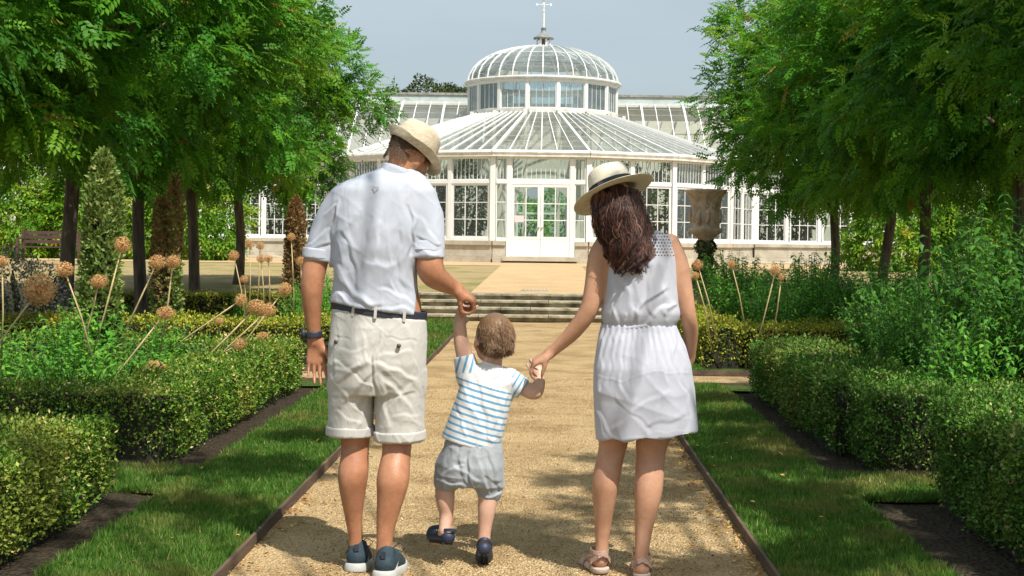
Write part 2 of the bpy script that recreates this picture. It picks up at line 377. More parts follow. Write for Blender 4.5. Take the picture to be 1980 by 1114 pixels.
# plinth: three courses of stone blocks round the bow
for i in range(7):
    A, B = V3(RB, verts[i], 0), V3(RB, verts[i + 1], 0); t = nrm(B - A); L = np.linalg.norm(B - A); out = plate_out(A, B)
    for (z0, z1, off, n) in ((ZG - .1, .80, .2, 3), (.80, 1.16, .06, 4), (1.16, 1.30, .12, 3)):
        segs = [(0, L)]
        if i == 3 and z0 > .75: segs = [(0, L / 2 - 1.12), (L / 2 + 1.12, L)]
        for s0, s1 in segs:
            nn = n if s1 - s0 > 2 else 1
            for k in range(nn):
                p = A + t * (s0 + (s1 - s0) * k / nn + .003) + out * (off - .2); q = A + t * (s0 + (s1 - s0) * (k + 1) / nn - .003) + out * (off - .2)
                p[2] = q[2] = (z0 + z1) / 2; ubeam('plinth_block', STONE, cons, p, q, .4, z1 - z0 - .004, (0, 0, 1))
    if i == 3:
        p = A + t * (L / 2 - 1.2) + out * .3; q = A + t * (L / 2 + 1.2) + out * .3
        p[2] = q[2] = .73; ubeam('door_step', STONE, cons, p, q, .5, .13)
ZT = 3.18                      # transom
for i in range(7):
    A, B = V3(RB, verts[i], 0), V3(RB, verts[i + 1], 0); t = nrm(B - A); L = np.linalg.norm(B - A); out = plate_out(A, B)
    post(cons, A, 1.3, ZE, .17, .15, nrm(A - (XC, YC, 0)))
    if i == 6: post(cons, B, 1.3, ZE, .17, .15, nrm(B - (XC, YC, 0)))
    e = .1
    if i != 3:
        for z, h in ((1.335, .09), (ZT + .035, .11), (ZE - .05, .12)):
            p, q = A + t * e, B - t * e; p[2] = q[2] = z; ubeam('rail', WHITE, cons, p, q, .12, h)
        M = (A + B) / 2; post(cons, M, 1.38, ZE - .11, .13, .13, out)
        for a, b in ((A + t * .1, M - t * .07), (M + t * .07, B - t * .1)):
            window(cons, a, b, 1.38, ZT - .02, 3, 3, .07)
            window(cons, a, b, ZT + .09, ZE - .11, 9, 1, .03, .014, pg=(1, 1))
    else:
        c = (A + B) / 2; c[2] = 0
        for s in (-1, 1):      # sidelights
            ia, ib = c + t * s * (L / 2 - .1), c + t * s * 1.10
            lo, hi = (ia, ib) if s < 0 else (ib, ia)
            window(cons, lo, hi, 1.38, ZT - .02, 1, 3, .03); window(cons, lo, hi, ZT + .09, ZE - .11, 3, 1, .03, .014, pg=(1, 1))
            for z, h in ((1.335, .09), (ZT + .035, .11), (ZE - .05, .12)):
                p, q = lo.copy(), hi.copy(); p[2] = q[2] = z; ubeam('rail', WHITE, cons, p, q, .12, h)
            post(cons, c + t * s * 1.02, .80, ZE - .11, .15, .14, out)
            # stepped door foot panel
        for z, h in ((ZT + .035, .15), (ZE - .05, .12)):
            p, q = c - t * .945, c + t * .945; p[2] = q[2] = z; ubeam('rail', WHITE, cons, p, q, .13, h)
        window(cons, c - t * .945, c + t * .945, ZT + .11, ZE - .11, 12, 1, .03, .014, pg=(1, 1))
        ds = [c - t * .94 , c - t * .006, c + t * .006, c + t * .94]
        for k in (0, 1):
            a, b = ds[2 * k] + out * .02, ds[2 * k + 1] + out * .02
            d = window(cons, a, b, 1.36, ZT - .04, 2, 3, .09, .03, name='door')
            p, q = a.copy(), b.copy(); p[2] = q[2] = 1.08; ubeam('door_panel', WHITE, d, p, q, .06, .55)
            hx = b - t * .05 if k == 0 else a + t * .05
            hx = hx + out * .06; MB().lathe([(.001, 0), (.03, .01), (.03, .03), (.001, .045)], (hx[0], hx[1], 1.72)).build('handle', LEAD, d, True)
        a = c - t * .85 + out * .075; rot = Matrix((Vector(t), Vector(-out), Vector((0, 0, 1)))).transposed()
        PINK = mat('pink_paper', (.75, .55, .55), .8)
        for k, (dx, dz, w, h) in enumerate(((0.16, 2.02, .3, .21),)):
            ubox('notice', PINK, cons, a + t * dx + np.array([0, 0, dz]), (w, .006, h), rot)
# gutter, and the faceted lower roof
for i in range(7):
    g = MB(); A, B = V3(RB + .18, verts[i], ZE + .06), V3(RB + .18, verts[i + 1], ZE + .06)
    g.tube([A, B], .085, 8); g.beam(A - (0, 0, .1), B - (0, 0, .1), .1, .07); g.build('gutter', OLDWHITE, cons)
    E0, E1 = V3(RB + .1, verts[i], ZE + .1), V3(RB + .1, verts[i + 1], ZE + .1); T0, T1 = V3(RD + .1, verts[i], ZD0 - .08), V3(RD + .1, verts[i + 1], ZD0 - .08)
    nn = nrm(np.cross(E1 - E0, T0 - E0))
    ubeam('hip_rafter', WHITE, cons, E0, T0, .085, .11, nn)
    if i == 6: ubeam('hip_rafter', WHITE, cons, E1, T1, .085, .11, nn)
    N = 6
    for k in range(N):
        f0, f1 = k / N, (k + 1) / N; J = 1
        for j in range(J):
            u0, u1 = j / J, (j + 1) / J
            def P(f, u): return (E0 * (1 - f) + E1 * f) * (1 - u) + (T0 * (1 - f) + T1 * f) * u
            quad_pane('roof_pane', cons, [P(f0 + .004, u0 + .002), P(f1 - .004, u0 + .002), P(f1 - .004, u1 - .002), P(f0 + .004, u1 - .002)], ROOFGLASS)
        if k: ubeam('rafter', WHITE, cons, E0 * (1 - f0) + E1 * f0 + nn * .02, T0 * (1 - f0) + T1 * f0 + nn * .02, .026 if k != 3 else .036, .05, nn)
    for u in (.12, .24, .36, .48, .6, .72, .84):
        ubeam('glass_lap', OLDWHITE, cons, E0 * (1 - u) + T0 * u + nn * .012, E1 * (1 - u) + T1 * u + nn * .012, .006, .01, nn)
# drum
for k in range(16):
    a0, a1 = R(-11.25 + 22.5 * k), R(11.25 + 22.5 * k)
    A, B = V3(RD, a0, 0), V3(RD, a1, 0); t = nrm(B - A)
    post(cons, A, ZD0, ZD1, .12, .12, nrm(A - (XC, YC, 0)))
    for z, h in ((ZD0, .16), (ZD1 - .03, .1)):
        p, q = A + t * .05, B - t * .05; p[2] = q[2] = z; ubeam('rail', OLDWHITE if h > .12 else WHITE, cons, p, q, .16, h)
    window(cons, A + t * .06, B - t * .06, ZD0 + .08, ZD1 - .08, 4, 1, .03, .012, pg=(1, 1), m=DOMEGLASS)
ring = MB()
NS = 64; prof = [(RD - .06, ZD1 - .0), (RD + .1, ZD1 + .0), (RD + .17, ZD1 + .05), (RD + .15, ZD1 + .12), (RD - .06, ZD1 + .15)]
Vr = [V3(r_, 2 * math.pi * j / NS, z) for j in range(NS) for r_, z in prof]
m5 = len(prof); ring.add(Vr, [(j * m5 + a, j * m5 + (a + 1) % m5, ((j + 1) % NS) * m5 + (a + 1) % m5, ((j + 1) % NS) * m5 + a) for j in range(NS) for a in range(m5)])
ring.build('dome_gutter', OLDWHITE, cons, True)
# dome
ZB = ZD1 + .12; DH = 8.62 - ZB; RT = .3
def dome(u): # u 0..1 -> radius, z
    a = u * R(84); return max(RT, (RD + .04) * math.cos(a) ** .92), ZB + DH * math.sin(a) / math.sin(R(84))
us = np.linspace(0, 1, 9)
for k in range(32):
    th = R(11.25 * k); th1 = R(11.25 * (k + 1))
    pts = [V3(*[dome(u)[0], th], dome(u)[1]) for u in us]
    rb = MB()
    for a, b in zip(pts[:-1], pts[1:]): rb.beam(a, b, .034, .06, nrm(np.array([math.sin(th), -math.cos(th), .6])))
    rb.build('dome_rib', WHITE, cons)
    for (u0, u1) in ((0, .25), (.25, .5), (.5, .75), (.75, 1)):
        g = MB(); uu = np.linspace(u0 + .003, u1 - .003, 3)
        P = [V3(dome(u)[0] - .01, q, dome(u)[1]) for u in uu for q in (th + .01, th1 - .01)]
        g.add(P, [(0, 1, 3, 2), (2, 3, 5, 4)]); g.build('dome_pane', DOMEGLASS, cons)
for u in (.5, .86):
    g = MB(); r_, z = dome(u)
    g.tube([V3(r_, R(11.25 * k), z) for k in range(33)], .016, 6); g.build('dome_ring', OLDWHITE, cons)
# cupola and weather vane
cz = 8.55
cu = MB().lathe([(.33, cz), (.36, cz + .03), (.36, cz + .09), (.3, cz + .12), (.05, cz + .12)], (XC, YC, 0), 8, R(22.5)).build('cupola', OLDWHITE, cons)
for k in range(8):
    q = R(22.5 + 45 * k); ubeam('cupola_post', WHITE, cu, (XC + .26 * math.cos(q), YC + .26 * math.sin(q), cz + .12), (XC + .26 * math.cos(q), YC + .26 * math.sin(q), cz + .37), .06, .06, (math.cos(q), math.sin(q), 0))
MB().lathe([(.12, cz + .12), (.12, cz + .37)], (XC, YC, 0), 8).build('cupola_shade_core', SHADEWALL, cu)  # dark drum stands in for the shade between the cupola posts
MB().lathe([(.31, cz + .37), (.39, cz + .38), (.38, cz + .43), (.26, cz + .5), (.15, cz + .58), (.1, cz + .66), (.09, cz + .75), (.11, cz + .77), (.1, cz + .8), (.03, cz + .84)], (XC, YC, 0), 16, R(22.5)).build('cupola_roof', LEAD, cu, True)
vz = cz + .83
wv = MB().tube([(XC, YC, vz), (XC, YC, vz + .6)], .035, 8); wv.tube([(XC, YC, vz + .6), (XC, YC, vz + 1.6)], .02, 8)
wv.lathe([(.02, vz + .55), (.06, vz + .6), (.02, vz + .65)], (XC, YC, 0), 8)
for s in ((1, 0), (-1, 0), (0, 1), (0, -1)):
    wv.tube([(XC, YC, vz + .85), (XC + .24 * s[0], YC + .24 * s[1], vz + .85)], .014, 6)
    wv.box((XC + .26 * s[0], YC + .26 * s[1], vz + .85), (.07, .07, .09))
wv.lathe([(.02, vz + .95), (.075, vz + 1.02), (.075, vz + 1.06), (.02, vz + 1.12)], (XC, YC, 0), 8)
wv = wv.build('weather_vane', WHITE, cu)
MB().box((XC + .02, YC, vz + 1.35), (.34, .014, .03)).add([(XC - .3, YC, vz + 1.28), (XC - .12, YC, vz + 1.35), (XC - .3, YC, vz + 1.44)], [(0, 1, 2)]).build('vane_arrow', LEAD, cu)

# wings
VERDI = mat('verdigris_fascia', (.5, .56, .54), .6, var=.25, vscale=2)
LICHEN = mat('lichen_stone', (.36, .35, .3), .9, col2=(.17, .17, .14), vscale=6)
YW, YT, ZW, ZTOP = 52.1, 56.2, 4.12, 6.62
for s in (-1, 1):
    w0 = RB * math.sin(R(78.75)); W1 = 22.0
    def X_(d): return XC + s * d
    for z, h, wd in ((1.335, .1, .14), (ZT + .03, .1, .12), (ZW - .05, .14, .14)):
        ubox('rail', WHITE, cons, (X_((w0 + W1) / 2), YW, z), (W1 - w0, wd, h))
    nb = 12; bw_ = (W1 - w0) / nb
    for k in range(nb + 1):
        big = k % 3 == 0
        ubox('post', WHITE, cons, (X_(w0 + bw_ * k + .06), YW - .002, (1.3 + ZW) / 2), (.22 if big else .12, .15, ZW - 1.3))
    for k in range(nb):
        a, b = X_(w0 + bw_ * k + .17), X_(w0 + bw_ * (k + 1) + 0.0)
        lo, hi = (a, b) if a < b else (b, a)
        window(cons, (lo, YW, 0), (hi, YW, 0), 1.385, ZT - .03, 3, 3, .05, pg=None if k < 7 else (1, 1))
        window(cons, (lo, YW, 0), (hi, YW, 0), ZT + .08, ZW - .12, 4, 1, .03, .014, pg=(1, 1))
        for zz, hh, yy in ((.69, .3, -.12), (1.05, .5, .0), (1.235, .11, -.06)):
            ubox('plinth_block', STONE, cons, ((lo + hi) / 2 - s * .03, YW + yy, zz - (.04 if zz < .8 else 0)), (bw_ - .006, .4, hh - .006))
    ubox('gutter', OLDWHITE, cons, (X_((w0 + W1) / 2), YW - .16, ZW + .07), (W1 - w0, .16, .12))
    rw = W1 - 2.2; n = 36; pitch = rw / n
    nn = nrm(np.cross(np.array([1., 0, 0]), np.array([0, YT - YW, ZTOP - ZW])))
    nn = nn if nn[2] > 0 else -nn
    def curve(u): return YW - .05 + (YT - YW) * (u ** 1.12), ZW + .12 + (ZTOP - ZW) * (1 - (1 - u) ** 1.18)
    cu_ = [curve(u) for u in np.linspace(0, 1, 6)]
    for k in range(n + 1):
        x = X_(2.2 + pitch * k); big = k % 3 == 0
        rb = MB()
        for (ya, za), (yb, zb) in zip(cu_[:-1], cu_[1:]): rb.beam((x, ya, za), (x, yb, zb), .075 if big else .03, .09 if big else .05, (0, -.5, .8))
        rb.build('rafter', WHITE, cons)
        if k < n:
            g = MB(); x2 = X_(2.2 + pitch * (k + 1)); e = .03 * s
            P = [(xx, ya, za - .01) for ya, za in cu_ for xx in (x + e, x2 - e)]
            g.add(P, [(2 * j, 2 * j + 1, 2 * j + 3, 2 * j + 2) for j in range(5)]); g.build('roof_pane', ROOFGLASS, cons)
    for u in (.12, .24, .36, .48, .6, .72, .84, .93):
        y, z = curve(u); ubox('glass_lap', OLDWHITE, cons, (X_((2.2 + W1) / 2), y, z + .02), (W1 - 2.2, .018, .01))
    ubox('ridge_fascia', VERDI, cons, (X_(W1 / 2 + .6), YT + .05, ZTOP + .25), (W1 - 1.2, .1, .3))
    ubox('ridge_rail', WHITE, cons, (X_(W1 / 2 + .6), YT, ZTOP + .06), (W1 - 1.2, .16, .1))
    ubox('coping', LICHEN, cons, (X_(W1 / 2 + .6), YT + .25, ZTOP + .45), (W1 - 1.2, .6, .09))
    for k in range(13):       # rear wall in bays
        xa, xb = 1.35 + k * 1.6, 1.35 + (k + 1) * 1.6
        ubox('rear_wall_bay', CREAM, cons, (X_((xa + xb) / 2), YT + .35, 3.7), (1.59, .3, 6.1))
    ubox('end_wall', CREAM, cons, (X_(W1 + .1), (YW + YT) / 2 + .3, 2.6), (.2, YT - YW + .8, 4.2))
# arch bay of the rear wall
aw = MB(); N = 16; hw = 1.0; zsp = 2.9
for (x0, x1) in ((-1.35, -hw), (hw, 1.35)): aw.box((XC + (x0 + x1) / 2, YT + .35, 3.7), (x1 - x0, .3, 6.1))
P = [(hw * math.cos(math.pi * j / N), zsp + hw * .55 * math.sin(math.pi * j / N)) for j in range(N + 1)]
for j in range(N):
    (xa, za), (xb, zb) = P[j], P[j + 1]
    for y0, y1 in ((YT + .2, YT + .5),):
        aw.add([(XC + xa, y0, za), (XC + xb, y0, zb), (XC + xb, y0, 6.75), (XC + xa, y0, 6.75), (XC + xa, y1, za), (XC + xb, y1, zb), (XC + xb, y1, 6.75), (XC + xa, y1, 6.75)], [(0, 1, 2, 3), (7, 6, 5, 4), (0, 4, 5, 1)])
aw.build('arch_wall', CREAM, cons)
MB().box((XC, 54.0, .60), (30, 9, .1)).build('floor', STONE, cons)
ubox('garden_door_frame', WHITE, cons, (XC, YT + .35, 2.4), (2.0, .08, .08))
for x in (-.97, 0, .97): ubox('garden_door_frame', WHITE, cons, (XC + x, YT + .36, 2.0), (.07, .07, 2.7))
# inner columns
for k in range(-4, 4):
    p = V3(RD + .3, R(11.25 + 22.5 * k), 0); ubox('inner_column', CREAM, cons, (p[0], p[1], 3.3), (.12, .12, 5.4))
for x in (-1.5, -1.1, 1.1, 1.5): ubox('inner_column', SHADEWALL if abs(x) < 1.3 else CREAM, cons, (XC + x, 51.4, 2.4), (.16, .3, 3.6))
# ------------------------------------------------------------------ foliage builders
def leaf_quads(c, u, n, L, W, fold=.0):
    """diamond leaves: c base points, u direction, n normal; returns V, F (one quad each)"""
    v = nrm(np.cross(n, u)); L = np.asarray(L)[:, None]; W = np.asarray(W)[:, None]
    p0 = c; p1 = c + u * L * .45 + v * W / 2 + n * W * fold; p2 = c + u * L; p3 = c + u * L * .45 - v * W / 2 + n * W * fold
    V = np.stack([p0, p1, p2, p3], 1).reshape(-1, 3); F_ = np.arange(len(V), dtype=np.int32).reshape(-1, 4)
    return V, F_
def rdir(n): return nrm(rng.normal(size=(n, 3)))
def pinnate(c, u, n, L, pairs=5, lw=.33, droop=.10):
    """compound leaves of 2*pairs+1 leaflets"""
    N = len(c); v = nrm(np.cross(n, u)); out = []; 
    t = (np.arange(pairs) + .7) / (pairs + .4)
    L = np.asarray(L)
    for j, tj in enumerate(t):
        base = c + u * (L * tj)[:, None] - np.array([0, 0, 1.]) * (L * droop * tj * tj)[:, None]
        for s in (-1, 1):
            d = nrm(u * .45 + v * s * .9 - np.array([0, 0, .25]) + rng.normal(size=(N, 3)) * .12)
            out.append((base, d, nrm(n + rng.normal(size=(N, 3)) * .15), L * lw * (1.05 - .45 * abs(tj - .5)), L * lw * .54))
    base = c + u * (L * .98)[:, None] - np.array([0, 0, 1.]) * (L * droop)[:, None]
    out.append((base, nrm(u - np.array([0, 0, .4])), n, L * lw, L * lw * .38))
    C_, U_, N_, L_, W_ = [np.concatenate([o[i] for o in out]) for i in range(5)]
    V, Fq = leaf_quads(C_, U_, N_, L_, W_, .1)
    return V, Fq, 2 * pairs + 1

TREELEAF = leafmat('robinia_leaf', [(0, (.03, .12, .012)), (.45, (.06, .23, .018)), (.78, (.13, .36, .022)), (.93, (.25, .40, .035)), (1, (.38, .24, .06))], .42, .45, patch=(.17, .32, .022), pscale=.7)
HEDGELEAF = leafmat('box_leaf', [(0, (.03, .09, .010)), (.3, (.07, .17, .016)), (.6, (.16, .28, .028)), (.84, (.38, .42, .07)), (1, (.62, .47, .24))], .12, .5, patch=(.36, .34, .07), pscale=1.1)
HEDGELEAF2 = leafmat('shaded_box_leaf', [(0, (.03, .09, .012)), (.5, (.08, .20, .022)), (.85, (.17, .31, .04)), (1, (.5, .38, .2))], .12, .5, patch=(.22, .24, .05), pscale=1.1)  # darker copy of the box leaf, right-hand shade put into its colour
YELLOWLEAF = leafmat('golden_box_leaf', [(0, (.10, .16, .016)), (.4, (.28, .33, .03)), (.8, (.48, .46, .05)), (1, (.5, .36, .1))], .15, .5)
HERBLEAF = leafmat('perennial_leaf', [(0, (.05, .19, .02)), (.5, (.11, .34, .035)), (.85, (.22, .48, .055)), (1, (.36, .55, .09))], .42, .45)
WISTLEAF = leafmat('wisteria_leaf', [(0, (.05, .16, .015)), (.5, (.14, .31, .025)), (.85, (.32, .44, .04)), (1, (.46, .34, .05))], .45, .5)
COLLEAF = leafmat('column_leaf', [(0, (.09, .16, .03)), (.5, (.18, .27, .06)), (.85, (.32, .37, .12)), (1, (.42, .32, .14))], .25, .4)
REDLEAF = leafmat('dying_column_leaf', [(0, (.12, .11, .035)), (.5, (.30, .19, .08)), (.9, (.46, .29, .13)), (1, (.5, .38, .19))], .25, .6)
DARKLEAF = leafmat('dark_evergreen_leaf', [(0, (.03, .05, .016)), (.6, (.06, .09, .028)), (1, (.1, .14, .04))], .2, .5)
CORE = mat('shade_dark_hedge_core', (.03, .03, .014), .95, col2=(.012, .014, .006), vscale=30)  # near-black filling paints the shade deep between the leaves

def crown_mesh(name, rx, ry, rz, nclump, per, L=.25, seed=0):
    """mop-headed robinia crown about (0,0,0): hanging clumps of pinnate leaves on an uneven shell"""
    g = np.random.default_rng(seed)
    d = nrm(g.normal(size=(nclump, 3))); 
    lump = 1 + .10 * np.sin(d[:, 0] * 5 + seed) * np.sin(d[:, 1] * 4 + 1) + .07 * np.sin(d[:, 2] * 7 + d[:, 0] * 6)
    rr = g.uniform(.70, 1.1, nclump) * lump
    inner = g.random(nclump) < .22; rr[inner] *= .72
    cc = d * rr[:, None] * np.array([rx, ry, rz]); cc[:, 2] = np.where(cc[:, 2] < -rz * .62, -rz * .62 + (cc[:, 2] + rz * .62) * .25 - .55 * g.random(nclump) ** 2.5, cc[:, 2])
    idx = np.repeat(np.arange(nclump), per); n = len(idx)
    off = g.normal(size=(n, 3)) * np.array([.20, .20, .15]); off[:, 2] -= .08 * g.random(n)
    C_ = cc[idx] + off
    outv = nrm(C_ / np.array([rx, ry, rz]))
    u = nrm(outv * .8 + nrm(off) * .5 + g.normal(size=(n, 3)) * .6 + np.array([0, 0, -.12])); nn = nrm(outv * .7 + np.array([0, 0, .9]) + g.normal(size=(n, 3)) * .3)
    nn = nrm(nn - u * np.sum(nn * u, 1, keepdims=True))
    Ls = L * g.uniform(.65, 1.2, n)
    V, Fq, k = pinnate(C_, u, nn, Ls, 5)
    tone = np.clip(g.beta(2, 2.6, nclump)[idx] * .75 + g.normal(size=n) * .12 + .08 + (g.random(n) < .025) * .5, 0, 1)
    var = np.repeat(np.tile(tone, k), 4)
    # twigs from the heart to each clump
    return V, Fq, var, cc
protos = []
for i_, sd_ in enumerate((3, 11, 23)):
    V, Fq, var, cc = crown_mesh('crown', 2.4, 2.35, 2.3, 180, 53, .26, sd_)
    me_o = np_mesh('crown', V, Fq, TREELEAF, attr={'var': var}); protos.append((me_o.data, cc)); bpy.data.objects.remove(me_o)
def trunk_mesh(hh, r0, cc, lean=(0, 0), seed=0):
    g = np.random.default_rng(seed); mb = MB()
    pts = []; rad = []
    for k, t in enumerate(np.linspace(0, 1, 9)):
        pts.append((lean[0] * t + .03 * math.sin(t * 5 + seed), lean[1] * t + .03 * math.cos(t * 4 + seed), hh * t - .05)); rad.append(r0 * (1.28 if k == 0 else 1.08 if k == 1 else 1 - .12 * t))
    mb.tube(pts, rad, 14); top = np.array(pts[-1])
    for j in g.choice(len(cc), 26, replace=False):
        tip = cc[j] * .86 + np.array([lean[0], lean[1], hh + 1.75]); mid = top * .55 + tip * .45 + np.array([0, 0, .35]) + g.normal(size=3) * .12
        mb.tube([top - (0, 0, .15), top * .8 + mid * .2 + (0, 0, .1), mid, tip * .6 + mid * .4, tip], [r0 * .42, r0 * .38, r0 * .22, r0 * .14, .008], 6)
    return mb
def robinia(x, y, base, hh, lean, pi, rot, sc_, label, zc=None, rs=(1, 1, 1)):
    t = empty('robinia_tree', (x, y, base), label, 'tree', 'mop-headed trees in rows beside the path')
    me, cc = protos[pi]
    tm = trunk_mesh(hh, .095, cc, lean, pi + int(abs(x * 10 + y))); o = tm.build('trunk', BARK, None, True); o.parent = t; 
    c = bpy.data.objects.new('crown', me); COL.objects.link(c); c.parent = t
    c.location = (lean[0], lean[1], zc if zc is not None else hh + 1.75); c.rotation_euler = (0, 0, rot); c.scale = (sc_ * rs[0], sc_ * rs[1], sc_ * rs[2])
    return t
def gz(x, y): return 0 if y < 23 else float(terr(y))
TR = [ # trunk x px, Y, height to fork, lean, size
 (133, 17.6, 2.7, (0, 0), 'with the thickest trunk in view'), (270, 20.9, 2.7, (0, 0), 'with its trunk just right of the green column'),
 (382, 24.0, 2.5, (-.22, 0), 'whose slim trunk leans left over the lawn'), (461, 27.6, 1.95, (0, 0), 'nearest the conservatory in the left row')]
for k, (px, Y, hh, ln, lb) in enumerate(TR):
    p = at(px, 560, Y); robinia(p[0], Y, gz(p[0], Y) - .02, hh, ln, k % 3, k * 1.7, 1.0 if k < 3 else .9, 'dense green mop-headed tree ' + lb)
TRr = [(1612, 29.0, 2.05, (0, 0), 'at the far end of the right row, nearest the urn'), (1706, 25.2, 2.2, (.18, 0), 'second nearest the conservatory on the right, trunk leaning'),
 (1785, 22.0, 2.5, (0, 0), 'third from the conservatory on the right, trunk straight'), (1968, 18.4, 2.6, (0, 0), 'whose trunk stands at the right edge of the photo')]
for k, (px, Y, hh, ln, lb) in enumerate(TRr):
    p = at(px, 560, Y); robinia(p[0], Y, gz(p[0], Y) - .02, hh, ln, (k + 1) % 3, k * 2.3 + .5, 1.0 if k else 1.05, 'dense green mop-headed tree ' + lb)
for sgn, X, ys in ((-1, -6.5, (14.2, 10.8)), (1, 6.4, (14.6, 11.2))):
    for k, Y in enumerate(ys):
        robinia(X, Y, 0, 2.7, (0, 0), (k + (sgn > 0)) % 3, k * 1.3 + sgn, 1.0 if sgn < 0 or k < 2 else 1.05, 'near tree of the %s row, its drooping leaves filling the upper %s corner%s' % (('left', 'left') if sgn < 0 else ('right', 'right')) [0:0] if False else 'near mop-headed tree of the %s row, crown %s' % ('left' if sgn < 0 else 'right', ['in view at the top corner', 'overhanging the nearest hedge', 'shading the lawn strip', 'beside the camera', 'behind the camera'][k]))

# a tall tree behind the camera whose outer boughs throw the dappled shade in the foreground
bt = empty('overhanging_tree', (3.6, -3.0, 0), 'tall tree behind the camera whose high boughs dapple the foreground', 'tree')
tmb = MB(); top = np.array([3.2, -2.6, 5.2]); tmb.tube([(3.6, -3, -.1), (3.5, -2.9, 2.5), top], [.32, .24, .2], 12)
Cc = []; SHn = SH / np.linalg.norm(SH); kk_ = 1 / math.tan(R(SUN_EL))
for (tx, ty, h, r_) in [(-1.85, 8.1, 6.8, .42), (-2.9, 8.5, 7.2, .4), (-2.75, 6.3, 6.6, .4), (-2.5, 5.2, 6.2, .35), (-3.1, 7.4, 7.0, .4), (-1.75, 6.9, 5.8, .22), (1.25, 7.5, 5.6, .32), (1.6, 6.3, 5.6, .35), (1.6, 8.4, 6.0, .4), (1.25, 9.6, 6.2, .35), (1.9, 10.8, 6.2, .4), (.25, 8.1, 6.2, .2), (.6, 8.9, 6.4, .24), (1.3, 6.9, 5.2, .3), (1.25, 8.9, 5.4, .34), (1.3, 10.6, 5.6, .4), (1.25, 12.0, 5.8, .4), (1.0, 5.9, 5.0, .25), (1.9, 9.9, 5.6, .35), (-.05, 6.75, 6.0, .2), (-1.5, 9.4, 6.8, .25), (-3.4, 9.2, 7.2, .5), (2.6, 6.2, 6.2, .4), (.6, 5.6, 5.6, .25), (.3, 7.2, 6, .16), (.65, 7.7, 5.6, .2), (.85, 5.9, 4.8, .3), (.8, 8.4, 5.6, .2)]:
    s0 = np.array([tx - SHn[0] * h * kk_, ty - SHn[1] * h * kk_, h]); Cc.append((s0, r_)); mid = top * .45 + s0 * .55 + np.array([0, 0, .6]); tmb.tube([top - (0, 0, .3), mid, s0], [.03, .02, .008], 6)
g = np.random.default_rng(12); P = []; 
for s0, r_ in Cc: n = int(300 * r_); P.append(s0 + g.normal(size=(n, 3)) * np.array([.62, .42, .28]) * r_ * 1.1)
P = np.concatenate(P); u = nrm(g.normal(size=P.shape) + np.array([0, 0, -.3])); nn = nrm(np.array([0, 0, 1.]) + g.normal(size=P.shape) * .5); nn = nrm(nn - u * np.sum(nn * u, 1, keepdims=True))
V, Fq, k_ = pinnate(P, u, nn, .26 * g.uniform(.7, 1.2, len(P)), 5); np_mesh('foliage', V, Fq, TREELEAF, bt, attr={'var': np.repeat(np.tile(g.beta(2, 2.5, len(P)), k_), 4)})
tmb.build('trunk', BARK, bt, True)

